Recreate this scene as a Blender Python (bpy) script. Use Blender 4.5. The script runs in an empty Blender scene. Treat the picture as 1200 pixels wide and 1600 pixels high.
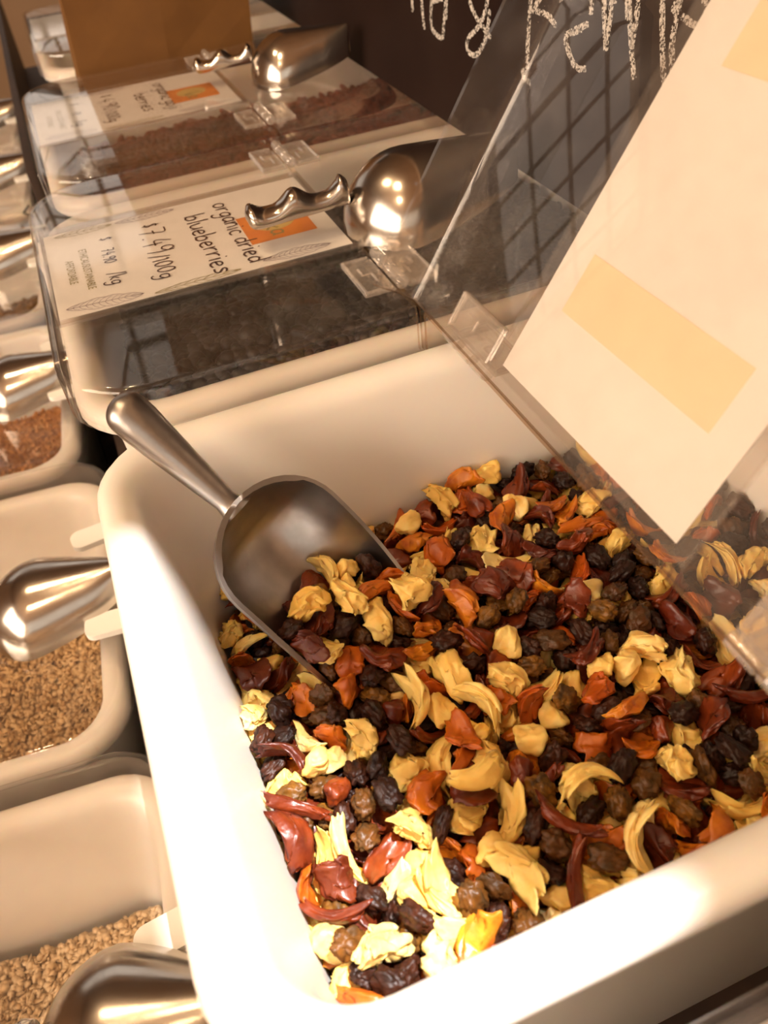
import bpy, bmesh, math, random
from mathutils import Vector, Matrix, Quaternion, noise

# ------------------------------------------------------------------ camera, world, light, exposure
SC = bpy.context.scene
COL = SC.collection
PI = math.pi

RIGHT = Vector((0.92498, -0.36819, -0.09403))
DOWN = Vector((-0.31687, -0.61072, -0.72569))
FWD = Vector((0.20976, 0.70105, -0.68157))
cam_data = bpy.data.cameras.new('camera')
cam_data.sensor_fit = 'VERTICAL'
cam_data.sensor_height = 36.0
cam_data.sensor_width = 27.0
cam_data.lens = 1277.6 / 1600.0 * 36.0
cam_data.clip_start = 0.01
cam_data.clip_end = 50
cam_data.dof.use_dof = True
cam_data.dof.focus_distance = 0.345
cam_data.dof.aperture_fstop = 13.0
cam = bpy.data.objects.new('camera', cam_data)
COL.objects.link(cam)
m3 = Matrix((RIGHT, -DOWN, -FWD)).transposed()
cam.matrix_world = Matrix.Translation((0, 0, 0.2)) @ m3.to_4x4()
SC.camera = cam

SC.view_settings.view_transform = 'Standard'
SC.view_settings.look = 'None'
SC.view_settings.gamma = 1.0
SC.view_settings.use_curve_mapping = False
SC.view_settings.exposure = 0.04
SC.cycles.transparent_max_bounces = 40
SC.cycles.max_bounces = 8
SC.cycles.diffuse_bounces = 4

world = bpy.data.worlds.new('world')
SC.world = world
world.use_nodes = True
world.node_tree.nodes['Background'].inputs[0].default_value = (1.0, 0.92, 0.84, 1)
world.node_tree.nodes['Background'].inputs[1].default_value = 0.6

SUN_DIR = Vector((-0.20, 0.15, -0.97)).normalized()
CEIL_Z = 2.3


def light(name, kind, loc, energy, color, **kw):
    d = bpy.data.lights.new(name, kind)
    d.energy = energy
    d.color = color
    for k, v in kw.items():
        setattr(d, k, v)
    o = bpy.data.objects.new(name, d)
    COL.objects.link(o)
    o.location = loc
    return o


def aim(o, direction):
    o.rotation_euler = Vector(direction).to_track_quat('-Z', 'Y').to_euler()


sun = light('sun', 'SUN', (0, 0, 5), 12.5, (1.0, 0.95, 0.92), angle=math.radians(0.6))
aim(sun, SUN_DIR)
WARM = (1.0, 0.76, 0.52)
# daylight of the shop-front windows (front wall), of the gridded far window and of the window behind
o = light('front_window_light', 'AREA', (-2.55, -0.90, 1.1), 185.0, (1.0, 0.775, 0.57), shape='RECTANGLE', size=2.9, size_y=1.5)
aim(o, (1, 0, 0))
o = light('far_window_light', 'AREA', (-0.95, 4.1, 1.075), 3.4, (1.0, 0.70, 0.50), shape='RECTANGLE', size=3.3, size_y=1.15)
aim(o, (0, -1, 0))
o = light('rear_window_light', 'AREA', (-0.9, -2.45, 1.3), 6.0, (1.0, 0.78, 0.56), shape='RECTANGLE', size=2.4, size_y=1.4)
aim(o, (0, 1, 0))


# ------------------------------------------------------------------ helpers
def tag(o, label=None, cat=None, group=None, kind=None):
    if label:
        o['label'] = label
    if cat:
        o['category'] = cat
    if group:
        o['group'] = group
    if kind:
        o['kind'] = kind
    return o


def empty(name, loc=(0, 0, 0), rotz=0.0, parent=None):
    o = bpy.data.objects.new(name, None)
    o.empty_display_size = 0.02
    COL.objects.link(o)
    o.location = loc
    o.rotation_euler = (0, 0, rotz)
    if parent:
        o.parent = parent
    return o


def obj(name, mesh, mat=None, parent=None, loc=None, rot=None, smooth=True):
    if isinstance(mesh, bmesh.types.BMesh):
        me = bpy.data.meshes.new(name)
        bmesh.ops.recalc_face_normals(mesh, faces=mesh.faces[:])
        mesh.to_mesh(me)
        mesh.free()
        mesh = me
    if mat and not mesh.materials:
        mesh.materials.append(mat)
    if smooth and mesh.polygons:
        mesh.polygons.foreach_set('use_smooth', [True] * len(mesh.polygons))
    o = bpy.data.objects.new(name, mesh)
    COL.objects.link(o)
    if parent:
        o.parent = parent
    if loc:
        o.location = loc
    if rot:
        o.rotation_euler = rot
    return o


def add_box(bm, x0, x1, y0, y1, z0, z1, bevel=0.0, seg=2):
    vs = [bm.verts.new((x, y, z)) for x in (x0, x1) for y in (y0, y1) for z in (z0, z1)]
    fs = [(0, 1, 3, 2), (4, 6, 7, 5), (0, 4, 5, 1), (2, 3, 7, 6), (0, 2, 6, 4), (1, 5, 7, 3)]
    faces = [bm.faces.new([vs[i] for i in f]) for f in fs]
    if bevel > 0:
        es = list({e for f in faces for e in f.edges})
        bmesh.ops.bevel(bm, geom=es, offset=bevel, segments=seg, profile=0.6, affect='EDGES')
    return vs


def box(name, x0, x1, y0, y1, z0, z1, mat, parent=None, bevel=0.0, smooth=None, seg=2):
    bm = bmesh.new()
    add_box(bm, x0, x1, y0, y1, z0, z1, bevel, seg)
    o = obj(name, bm, mat, parent, smooth=False)
    if bevel > 0:
        shade_auto(o.data)
    return o


def shade_auto(me, ang=math.radians(35)):
    me.polygons.foreach_set('use_smooth', [True] * len(me.polygons))
    bm = bmesh.new()
    bm.from_mesh(me)
    for e in bm.edges:
        if len(e.link_faces) == 2:
            e.smooth = e.calc_face_angle(0) < ang
    bm.to_mesh(me)
    bm.free()


def rrect(x0, x1, y0, y1, r, n=8):
    r = max(r, 0.0005)
    pts = []
    for cx, cy, a0 in ((x1 - r, y1 - r, 0), (x0 + r, y1 - r, 90), (x0 + r, y0 + r, 180), (x1 - r, y0 + r, 270)):
        for k in range(n + 1):
            a = math.radians(a0 + 90.0 * k / n)
            pts.append((cx + r * math.cos(a), cy + r * math.sin(a)))
    return pts


def loft(bm, loops, closed=True, cap_start=False, cap_end=False):
    rings = [[bm.verts.new(p) for p in lp] for lp in loops]
    n = len(rings[0])
    for a, b in zip(rings[:-1], rings[1:]):
        for i in range(n if closed else n - 1):
            j = (i + 1) % n
            bm.faces.new((a[i], a[j], b[j], b[i]))
    if cap_start:
        bm.faces.new(rings[0])
    if cap_end:
        bm.faces.new(rings[-1])
    return rings


def tube(bm, pts, radii, seg=14, squash=None):
    """tube along a polyline in 3-D; squash = optional (side, up) factors per point"""
    loops = []
    pts = [Vector(p) for p in pts]
    ref = Vector((0, 1, 0))
    for i, p in enumerate(pts):
        t = (pts[min(i + 1, len(pts) - 1)] - pts[max(i - 1, 0)]).normalized()
        u = ref - t * ref.dot(t)
        if u.length < 1e-4:
            u = Vector((1, 0, 0)) - t * t.x
        u.normalize()
        v = t.cross(u)
        su, sv = squash[i] if squash else (1, 1)
        loops.append([p + (u * math.cos(2 * PI * k / seg) * su + v * math.sin(2 * PI * k / seg) * sv) * radii[i] for k in range(seg)])
    loft(bm, loops, True, True, True)


def ribbon_geo(verts, faces, pts, width, to3d):
    """flat stroke along a 2-D polyline, with mitred joints and rounded-off ends"""
    n = len(pts)
    base = len(verts)
    for i in range(n):
        a = pts[max(i - 1, 0)]
        b = pts[min(i + 1, n - 1)]
        dx, dy = b[0] - a[0], b[1] - a[1]
        L = math.hypot(dx, dy) or 1e-9
        nx, ny = -dy / L * width / 2, dx / L * width / 2
        verts.append(to3d(pts[i][0] + nx, pts[i][1] + ny))
        verts.append(to3d(pts[i][0] - nx, pts[i][1] - ny))
    for i in range(n - 1):
        k = base + 2 * i
        faces.append((k, k + 1, k + 3, k + 2))


def smooth_line(pts, it=2):
    for _ in range(it):
        if len(pts) < 3:
            return pts
        q = [pts[0]]
        for a, b in zip(pts[:-1], pts[1:]):
            q.append((a[0] * .75 + b[0] * .25, a[1] * .75 + b[1] * .25))
            q.append((a[0] * .25 + b[0] * .75, a[1] * .25 + b[1] * .75))
        q.append(pts[-1])
        pts = q
    return pts


# ------------------------------------------------------------------ materials
MATS = {}


def nt(name):
    m = bpy.data.materials.new(name)
    m.use_nodes = True
    MATS[name] = m
    return m, m.node_tree, m.node_tree.nodes, m.node_tree.links


def principled(name, color, rough=0.5, metallic=0.0, spec=0.5, noise_scale=None, color2=None, bump=0.0, bump_scale=None,
               sss=0.0, sss_radius=(0.004, 0.002, 0.001), rand=None, coat=0.0, detail=4.0, bump_dist=0.001, rough2=None, emit=None):
    m, t, N, L = nt(name)
    b = N['Principled BSDF']
    b.inputs['Base Color'].default_value = (*color, 1)
    b.inputs['Roughness'].default_value = rough
    b.inputs['Metallic'].default_value = metallic
    b.inputs['Specular IOR Level'].default_value = spec
    b.inputs['Coat Weight'].default_value = coat
    if sss > 0:
        b.inputs['Subsurface Weight'].default_value = sss
        b.inputs['Subsurface Radius'].default_value = (1, 0.5, 0.25)
        b.inputs['Subsurface Scale'].default_value = sss_radius[0]
    if emit:
        b.inputs['Emission Color'].default_value = (*emit[0], 1)
        b.inputs['Emission Strength'].default_value = emit[1]
    tc = N.new('ShaderNodeTexCoord')
    src = None
    if rand:
        oi = N.new('ShaderNodeObjectInfo')
        cr = N.new('ShaderNodeValToRGB')
        el = cr.color_ramp.elements
        el[0].color = (*rand[0], 1)
        el[1].color = (*rand[-1], 1)
        for k, c in enumerate(rand[1:-1]):
            e = el.new((k + 1) / (len(rand) - 1))
            e.color = (*c, 1)
        L.new(oi.outputs['Random'], cr.inputs[0])
        src = cr.outputs[0]
    if noise_scale and color2:
        nz = N.new('ShaderNodeTexNoise')
        nz.inputs['Scale'].default_value = noise_scale
        nz.inputs['Detail'].default_value = detail
        L.new(tc.outputs['Object'], nz.inputs['Vector'])
        rp = N.new('ShaderNodeMapRange')
        rp.inputs[1].default_value = 0.35
        rp.inputs[2].default_value = 0.7
        L.new(nz.outputs['Fac'], rp.inputs[0])
        mx = N.new('ShaderNodeMix')
        mx.data_type = 'RGBA'
        L.new(rp.outputs[0], mx.inputs[0])
        if src:
            L.new(src, mx.inputs[6])
        else:
            mx.inputs[6].default_value = (*color, 1)
        mx.inputs[7].default_value = (*color2, 1)
        src = mx.outputs[2]
        if rough2 is not None:
            mr = N.new('ShaderNodeMapRange')
            mr.inputs[3].default_value = rough
            mr.inputs[4].default_value = rough2
            L.new(rp.outputs[0], mr.inputs[0])
            L.new(mr.outputs[0], b.inputs['Roughness'])
    if src:
        L.new(src, b.inputs['Base Color'])
    if bump > 0:
        nb = N.new('ShaderNodeTexNoise')
        nb.inputs['Scale'].default_value = bump_scale
        nb.inputs['Detail'].default_value = 5
        L.new(tc.outputs['Object'], nb.inputs['Vector'])
        bp = N.new('ShaderNodeBump')
        bp.inputs['Strength'].default_value = bump
        bp.inputs['Distance'].default_value = bump_dist
        L.new(nb.outputs['Fac'], bp.inputs['Height'])
        L.new(bp.outputs[0], b.inputs['Normal'])
    return m


def clear_plastic(name, tint=(0.95, 0.93, 0.91), haze=0.03, rough=0.02, f0=0.045, haze_col=(0.8, 0.75, 0.7), scratch=0.04):
    """thin clear sheet: see-through, mirror-like by Fresnel's law, a little scuffed"""
    m, t, N, L = nt(name)
    N.remove(N['Principled BSDF'])
    out = N['Material Output']
    g = N.new('ShaderNodeNewGeometry')
    dot = N.new('ShaderNodeVectorMath')
    dot.operation = 'DOT_PRODUCT'
    L.new(g.outputs['Incoming'], dot.inputs[0])
    L.new(g.outputs['Normal'], dot.inputs[1])
    ab = N.new('ShaderNodeMath'); ab.operation = 'ABSOLUTE'
    L.new(dot.outputs['Value'], ab.inputs[0])
    om = N.new('ShaderNodeMath'); om.operation = 'SUBTRACT'; om.inputs[0].default_value = 1.0
    L.new(ab.outputs[0], om.inputs[1])
    pw = N.new('ShaderNodeMath'); pw.operation = 'POWER'; pw.inputs[1].default_value = 5.0
    L.new(om.outputs[0], pw.inputs[0])
    fr = N.new('ShaderNodeMath'); fr.operation = 'MULTIPLY_ADD'
    fr.inputs[1].default_value = 1 - f0
    fr.inputs[2].default_value = f0
    L.new(pw.outputs[0], fr.inputs[0])
    tr = N.new('ShaderNodeBsdfTransparent'); tr.inputs[0].default_value = (*tint, 1)
    gl = N.new('ShaderNodeBsdfGlossy'); gl.inputs['Roughness'].default_value = rough
    gl.inputs[0].default_value = (1, 1, 1, 1)
    df = N.new('ShaderNodeBsdfDiffuse'); df.inputs[0].default_value = (*haze_col, 1)
    tc = N.new('ShaderNodeTexCoord')
    nz = N.new('ShaderNodeTexNoise'); nz.inputs['Scale'].default_value = 60; nz.inputs['Detail'].default_value = 8
    L.new(tc.outputs['Object'], nz.inputs['Vector'])
    mr = N.new('ShaderNodeMapRange')
    mr.inputs[1].default_value = 0.45; mr.inputs[2].default_value = 0.8
    mr.inputs[3].default_value = haze; mr.inputs[4].default_value = haze + scratch
    L.new(nz.outputs['Fac'], mr.inputs[0])
    m1 = N.new('ShaderNodeMixShader')
    L.new(mr.outputs[0], m1.inputs[0]); L.new(tr.outputs[0], m1.inputs[1]); L.new(df.outputs[0], m1.inputs[2])
    m2 = N.new('ShaderNodeMixShader')
    L.new(fr.outputs[0], m2.inputs[0]); L.new(m1.outputs[0], m2.inputs[1]); L.new(gl.outputs[0], m2.inputs[2])
    L.new(m2.outputs[0], out.inputs[0])
    return m


principled('white_plastic', (0.87, 0.83, 0.77), rough=0.32, noise_scale=9, color2=(0.84, 0.79, 0.72), bump=0.05, bump_scale=60, sss=0.25, sss_radius=(0.004,))
principled('prong_plastic', (0.85, 0.82, 0.76), rough=0.4)
clear_plastic('clear_lid', tint=(0.975, 0.962, 0.948), haze=0.012, scratch=0.025)
clear_plastic('hinge_plastic', tint=(0.93, 0.90, 0.87), haze=0.12, rough=0.12, f0=0.08, scratch=0.16)
clear_plastic('lid_edge', tint=(0.62, 0.47, 0.34), haze=0.10, rough=0.10, f0=0.10, scratch=0.05, haze_col=(0.55, 0.38, 0.24))
clear_plastic('sleeve_plastic', tint=(0.975, 0.965, 0.955), haze=0.015, rough=0.06, scratch=0.03)
principled('cast_aluminium', (0.50, 0.47, 0.45), rough=0.30, metallic=1.0, noise_scale=70, color2=(0.36, 0.33, 0.31), rough2=0.42, bump=0.12, bump_scale=300, bump_dist=0.0004)
principled('polished_steel', (0.62, 0.57, 0.51), rough=0.16, metallic=1.0, noise_scale=45, color2=(0.50, 0.45, 0.40), rough2=0.26, bump=0.06, bump_scale=120, bump_dist=0.0004)
principled('card_paper', (0.93, 0.91, 0.88), rough=0.6)
principled('card_back', (0.86, 0.84, 0.82), rough=0.65, noise_scale=18, color2=(0.81, 0.79, 0.77))
principled('masking_tape', (0.84, 0.66, 0.46), rough=0.7, noise_scale=40, color2=(0.80, 0.62, 0.43), bump=0.3, bump_scale=220, bump_dist=0.0003)
principled('marker_ink', (0.045, 0.012, 0.014), rough=0.5)
principled('olive_print', (0.34, 0.29, 0.10), rough=0.6)
principled('purple_print', (0.30, 0.24, 0.29), rough=0.6)
principled('orange_print', (0.85, 0.30, 0.05), rough=0.55, noise_scale=60, color2=(0.78, 0.24, 0.04))
principled('leaf_print', (0.70, 0.52, 0.18), rough=0.6)
principled('chalkboard', (0.012, 0.005, 0.004), rough=0.6, noise_scale=12, color2=(0.018, 0.009, 0.007), spec=0.12)
principled('board_wood', (0.05, 0.022, 0.012), rough=0.6, noise_scale=40, color2=(0.03, 0.012, 0.008))
principled('kraft_paper', (0.17, 0.072, 0.012), rough=0.75, noise_scale=30, color2=(0.145, 0.060, 0.010), bump=0.25, bump_scale=45, bump_dist=0.002)
principled('dark_wood', (0.040, 0.020, 0.012), rough=0.55, noise_scale=25, color2=(0.022, 0.011, 0.007), bump=0.1, bump_scale=60)
principled('wall_paint', (0.60, 0.43, 0.28), rough=0.8, noise_scale=3, color2=(0.55, 0.38, 0.24))
principled('ceiling_wood', (0.34, 0.22, 0.14), rough=0.7, noise_scale=5, color2=(0.27, 0.17, 0.10))
principled('floor_wood', (0.22, 0.12, 0.06), rough=0.5, noise_scale=6, color2=(0.17, 0.09, 0.045))
principled('muntin_steel', (0.015, 0.011, 0.010), rough=0.5)
principled('lamp_black', (0.02, 0.017, 0.015), rough=0.4)
principled('bulb_glow', (1.0, 0.8, 0.5), emit=((1.0, 0.70, 0.40), 330.0))

# fruit
principled('apple_flesh', (0.8, 0.6, 0.3), rough=0.5, rand=[(0.93, 0.56, 0.12), (0.96, 0.72, 0.26), (0.94, 0.63, 0.16), (0.96, 0.78, 0.40)],
           noise_scale=150, color2=(0.90, 0.56, 0.13), bump=0.35, bump_scale=260, bump_dist=0.0012, sss=0.35, sss_radius=(0.003,))
principled('apricot_flesh', (0.5, 0.15, 0.02), rough=0.38, rand=[(0.72, 0.20, 0.006), (0.50, 0.085, 0.004), (0.76, 0.28, 0.015), (0.44, 0.060, 0.003)],
           noise_scale=120, color2=(0.34, 0.06, 0.006), bump=0.4, bump_scale=240, bump_dist=0.0012, sss=0.3, sss_radius=(0.003,))
principled('papaya_flesh', (0.2, 0.03, 0.01), rough=0.36, rand=[(0.22, 0.034, 0.005), (0.10, 0.014, 0.003), (0.32, 0.055, 0.006), (0.14, 0.018, 0.004)],
           noise_scale=120, color2=(0.09, 0.012, 0.004), bump=0.4, bump_scale=240, bump_dist=0.0012, sss=0.2, sss_radius=(0.002,))
principled('dark_raisin_skin', (0.02, 0.01, 0.006), rough=0.45, spec=0.3, rand=[(0.024, 0.006, 0.002), (0.055, 0.013, 0.004), (0.020, 0.006, 0.003)],
           noise_scale=300, color2=(0.014, 0.006, 0.004), bump=0.6, bump_scale=330, bump_dist=0.0012)
principled('golden_raisin_skin', (0.15, 0.08, 0.02), rough=0.42, spec=0.35, rand=[(0.17, 0.062, 0.008), (0.095, 0.032, 0.005), (0.25, 0.105, 0.012), (0.08, 0.022, 0.004)],
           noise_scale=300, color2=(0.06, 0.03, 0.01), bump=0.55, bump_scale=330, bump_dist=0.0012, sss=0.15, sss_radius=(0.002,))
principled('blueberry_skin', (0.010, 0.006, 0.008), rough=0.5, noise_scale=200, color2=(0.02, 0.012, 0.012), bump=0.5, bump_scale=300)
principled('goji_skin', (0.25, 0.05, 0.02), rough=0.5, noise_scale=200, color2=(0.16, 0.03, 0.012), bump=0.5, bump_scale=300)
principled('oat_flake', (0.86, 0.66, 0.42), rough=0.75, noise_scale=120, color2=(0.74, 0.52, 0.29), detail=2)
principled('toasted_oat', (0.86, 0.60, 0.32), rough=0.75, noise_scale=120, color2=(0.70, 0.43, 0.18), detail=2)
principled('ground_spice', (0.60, 0.27, 0.08), rough=0.9, noise_scale=60, color2=(0.48, 0.19, 0.05), bump=0.6, bump_scale=300)
principled('brown_powder', (0.30, 0.15, 0.04), rough=0.9, noise_scale=60, color2=(0.26, 0.12, 0.03), bump=0.4, bump_scale=300)


def chalk_mat():
    m, t, N, L = nt('chalk')
    b = N['Principled BSDF']
    b.inputs['Base Color'].default_value = (0.58, 0.54, 0.50, 1)
    b.inputs['Roughness'].default_value = 0.95
    tc = N.new('ShaderNodeTexCoord')
    nz = N.new('ShaderNodeTexNoise')
    nz.inputs['Scale'].default_value = 900
    nz.inputs['Detail'].default_value = 2
    L.new(tc.outputs['Object'], nz.inputs['Vector'])
    mr = N.new('ShaderNodeMapRange')
    mr.inputs[1].default_value = 0.42
    mr.inputs[2].default_value = 0.58
    L.new(nz.outputs['Fac'], mr.inputs[0])
    L.new(mr.outputs[0], b.inputs['Alpha'])
    return m


chalk_mat()
M = MATS

# ------------------------------------------------------------------ the room
FLOOR_Z = -0.95
X0, X1, Y0, Y1 = -2.7, 0.75, -2.6, 4.2


def struct(o):
    o['kind'] = 'structure'
    return o


struct(box('floor', X0, X1, Y0, Y1, FLOOR_Z - 0.1, FLOOR_Z, M['floor_wood']))
struct(box('wall_back', X1, X1 + 0.1, Y0, Y1, FLOOR_Z, CEIL_Z, M['wall_paint']))


def wall_with_window(name, axis, at, a0, a1, w0, w1, z0, z1, thick, mat):
    """wall in the plane axis=at spanning a0..a1, with one opening w0..w1, z0..z1"""
    bm = bmesh.new()
    for p0, p1, q0, q1 in ((a0, w0, FLOOR_Z, CEIL_Z), (w1, a1, FLOOR_Z, CEIL_Z), (w0, w1, FLOOR_Z, z0), (w0, w1, z1, CEIL_Z)):
        if p1 - p0 < 1e-6:
            continue
        if axis == 'x':
            add_box(bm, min(at, at + thick), max(at, at + thick), p0, p1, q0, q1)
        else:
            add_box(bm, p0, p1, min(at, at + thick), max(at, at + thick), q0, q1)
    return struct(obj(name, bm, mat, smooth=False))


def window_grid(name, axis, at, w0, w1, z0, z1, nw, nz_, bar=0.03, depth=0.04):
    root = empty(name)
    struct(root)
    for k in range(nw + 1):
        c = w0 + (w1 - w0) * k / nw
        wd = bar * (2.0 if k in (0, nw) or k == nw // 2 else 1.0)
        if axis == 'x':
            box('muntin', at - depth / 2, at + depth / 2, c - wd / 2, c + wd / 2, z0, z1, M['muntin_steel'], root)
        else:
            box('muntin', c - wd / 2, c + wd / 2, at - depth / 2, at + depth / 2, z0, z1, M['muntin_steel'], root)
    for k in range(nz_ + 1):
        c = z0 + (z1 - z0) * k / nz_
        wd = bar * (3.0 if k in (0, nz_) else 1.0)
        if axis == 'x':
            box('muntin', at - depth / 2, at + depth / 2, w0, w1, c - wd / 2, c + wd / 2, M['muntin_steel'], root)
        else:
            box('muntin', w0, w1, at - depth / 2, at + depth / 2, c - wd / 2, c + wd / 2, M['muntin_steel'], root)
    return root


wall_with_window('wall_front', 'x', X0, Y0, Y1, -2.35, 0.55, 0.35, 1.85, -0.1, M['wall_paint'])
window_grid('window_1', 'x', X0 + 0.25, -2.35, 0.55, 0.35, 1.85, 6, 3)
wall_with_window('wall_far', 'y', Y1, X0, X1, -2.6, 0.7, 0.5, 1.65, 0.1, M['wall_paint'])
window_grid('window_2', 'y', Y1 - 0.2, -2.6, 0.7, 0.5, 1.65, 10, 4, bar=0.025)
wall_with_window('wall_near', 'y', Y0, X0, X1, -2.1, 0.3, 0.6, 2.0, -0.1, M['wall_paint'])
window_grid('window_3', 'y', Y0 + 0.25, -2.1, 0.3, 0.6, 2.0, 5, 3)

# ceiling with an added gap, cut to shape the sun patch on the near front corner of the fruit bin
SUN_PATCH = [(-0.030, 0.235), (-0.012, 0.235), (0.078, 0.056), (0.066, 0.020), (-0.030, 0.010)]
k_ = (CEIL_Z - 0.0) / SUN_DIR.z
hole = [Vector((x + SUN_DIR.x * k_, y + SUN_DIR.y * k_, CEIL_Z)) for x, y in SUN_PATCH]
bm = bmesh.new()
outer = [bm.verts.new((x, y, CEIL_Z)) for x, y in ((X0, Y0), (X1, Y0), (X1, Y1), (X0, Y1))]
inner = [bm.verts.new(p) for p in hole]
es = [bm.edges.new((outer[i], outer[(i + 1) % 4])) for i in range(4)]
es += [bm.edges.new((inner[i], inner[(i + 1) % len(inner)])) for i in range(len(inner))]
bmesh.ops.triangle_fill(bm, use_beauty=True, edges=es)
bmesh.ops.recalc_face_normals(bm, faces=bm.faces[:])
ret = bmesh.ops.extrude_face_region(bm, geom=bm.faces[:])
bmesh.ops.translate(bm, verts=[g for g in ret['geom'] if isinstance(g, bmesh.types.BMVert)], vec=(0, 0, 0.02))
struct(obj('ceiling', bm, M['ceiling_wood'], smooth=False))

# ------------------------------------------------------------------ the display stand
stand = empty('display_stand', (0, 0, FLOOR_Z))
tag(stand, 'dark wooden two-tier display stand under the rows of bins', 'display stand')
for nm, b in (('upper_shelf', (-0.046, 0.60, -0.60, 1.95, -0.222, -0.202)),
              ('riser', (-0.046, -0.034, -0.60, 1.95, -0.42, -0.222)),
              ('riser_lip', (-0.048, -0.040, 0.84, 1.95, -0.2015, -0.055)),
              ('lower_shelf', (-0.40, -0.046, -0.60, 1.95, -0.424, -0.404)),
              ('front_panel', (-0.395, -0.375, -0.60, 1.95, FLOOR_Z, -0.424)),
              ('back_panel', (0.58, 0.60, -0.60, 1.95, FLOOR_Z, -0.222)),
              ('side_panel', (-0.375, 0.58, -0.60, -0.58, FLOOR_Z, -0.424)),
              ('side_panel', (-0.375, 0.58, 1.93, 1.95, FLOOR_Z, -0.424))):
    o = box(nm, *b, M['dark_wood'], bevel=0.001)
    o.parent = stand
    o.matrix_parent_inverse = Matrix.Translation((0, 0, -FLOOR_Z))

# ------------------------------------------------------------------ tubs
W_Y = 0.253          # tub width along the row
PITCH = 0.262
L_X = 0.290          # tub length front to back
SPLIT = 0.156        # hinge line, measured from the front of the rim
TUB_H = 0.2
CACHE = {}


def tub_mesh(L_X=L_X):
    if ('tub', L_X) in CACHE:
        return CACHE[('tub', L_X)]
    bm = bmesh.new()
    prof = [(0.030, -0.2005, 0.030), (0.022, -0.2015, 0.034), (0.0195, -0.197, 0.036), (0.0115, -0.016, 0.036), (0.0105, -0.0122, 0.036),
            (0.001, -0.0114, 0.036), (0.0, -0.0100, 0.036), (0.0, -0.006, 0.036), (0.0008, -0.0028, 0.036), (0.0028, -0.0007, 0.035), (0.0055, 0.0, 0.034), (0.009, -0.0002, 0.033),
            (0.0125, -0.0016, 0.031), (0.0150, -0.0048, 0.030), (0.0163, -0.009, 0.030), (0.0180, -0.018, 0.030), (0.0255, -0.066, 0.030), (0.0305, -0.120, 0.030), (0.0345, -0.188, 0.030),
            (0.0375, -0.1945, 0.028), (0.045, -0.197, 0.022)]
    loops = []
    for ins, z, r in prof:
        loops.append([(x, y, z) for x, y in rrect(ins, L_X - ins, -W_Y / 2 + ins, W_Y / 2 - ins, max(r - ins * 0.25, 0.012), 8)])
    loft(bm, loops, True, True, True)
    me = bpy.data.meshes.new('tub')
    bmesh.ops.recalc_face_normals(bm, faces=bm.faces[:])
    bm.to_mesh(me)
    bm.free()
    me.materials.append(M['white_plastic'])
    CACHE[('tub', L_X)] = me
    return me


def make_tub(x, y, z, rotz, label, group=None, length=L_X):
    o = obj('food_bin', tub_mesh(length), None, None, (x, y, z), (0, 0, rotz))
    tag(o, label, 'bin', group)
    return o


LID_T = 0.0026
LID_TOP = 0.0165


def lid_half_mesh(front, L_X=L_X):
    key = ('lid', front, L_X)
    if key in CACHE:
        return CACHE[key]
    bm = bmesh.new()
    g = 0.003
    prof_o = [(0.0040, 0.0, 0.036), (0.0026, -0.0002, 0.0365), (0.0012, -0.0010, 0.037), (0.0003, -0.0024, 0.038), (0.0, -0.0042, 0.038), (0.0, -0.0225, 0.038)]
    prof = prof_o + [(i + (LID_T * 0.85 if k >= 3 else LID_T * (0.25 + 0.2 * k)), z if k == 5 else z - LID_T * (1.0 - 0.18 * k), r - 0.0015) for k, (i, z, r) in reversed(list(enumerate(prof_o)))]
    loops = [[(x, y, z) for x, y in rrect(-g + i - SPLIT, L_X + g - i - SPLIT, -W_Y / 2 - g + i, W_Y / 2 + g - i, r, 8)] for i, z, r in prof]
    loft(bm, loops, True, True, True)
    bmesh.ops.recalc_face_normals(bm, faces=bm.faces[:])
    cut = -0.0008 if front else 0.0008
    r = bmesh.ops.bisect_plane(bm, geom=bm.verts[:] + bm.edges[:] + bm.faces[:], plane_co=(cut, 0, 0), plane_no=(1, 0, 0),
                               clear_outer=front, clear_inner=not front)
    ed = [e for e in r['geom_cut'] if isinstance(e, bmesh.types.BMEdge)]
    bmesh.ops.triangle_fill(bm, edges=ed, use_beauty=True)
    bmesh.ops.recalc_face_normals(bm, faces=bm.faces[:])
    for f_ in bm.faces:                       # the sawn edge looks darker than the sheet
        if all(abs(v_.co.x - cut) < 1e-5 for v_ in f_.verts):
            f_.material_index = 1
    me = bpy.data.meshes.new('lid_panel')
    bm.to_mesh(me)
    bm.free()
    me.materials.append(M['clear_lid'])
    me.materials.append(M['lid_edge'])
    shade_auto(me, math.radians(40))
    CACHE[key] = me
    return me


def hinge_leaf_mesh(side):
    key = 'leaf%d' % side
    if key in CACHE:
        return CACHE[key]
    bm = bmesh.new()
    hw, ln = 0.0175, 0.0185
    s = -1 if side else 1

    def bx(xa, xb, ya, yb, za, zb, bev=0.0006):
        add_box(bm, min(s * xa, s * xb), max(s * xa, s * xb), ya, yb, za, zb, bev, 1)
    bx(0.003, ln, -hw, hw, 0.0002, 0.0016)
    bx(ln - 0.0018, ln, -hw, hw, 0.0014, 0.0034)
    bx(0.0045, ln, -hw, -hw + 0.0018, 0.0014, 0.0034)
    bx(0.0045, ln, hw - 0.0018, hw, 0.0014, 0.0034)
    # the raised hook-shaped catch in the middle of the leaf
    bx(0.0075, 0.0090, -0.008, 0.002, 0.0014, 0.0026)
    bx(0.0075, 0.0135, 0.0005, 0.002, 0.0014, 0.0026)
    bx(0.0120, 0.0135, 0.0005, 0.009, 0.0014, 0.0026)
    me = bpy.data.meshes.new('hinge_leaf')
    bm.to_mesh(me)
    bm.free()
    me.materials.append(M['hinge_plastic'])
    shade_auto(me)
    CACHE[key] = me
    return me


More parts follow.
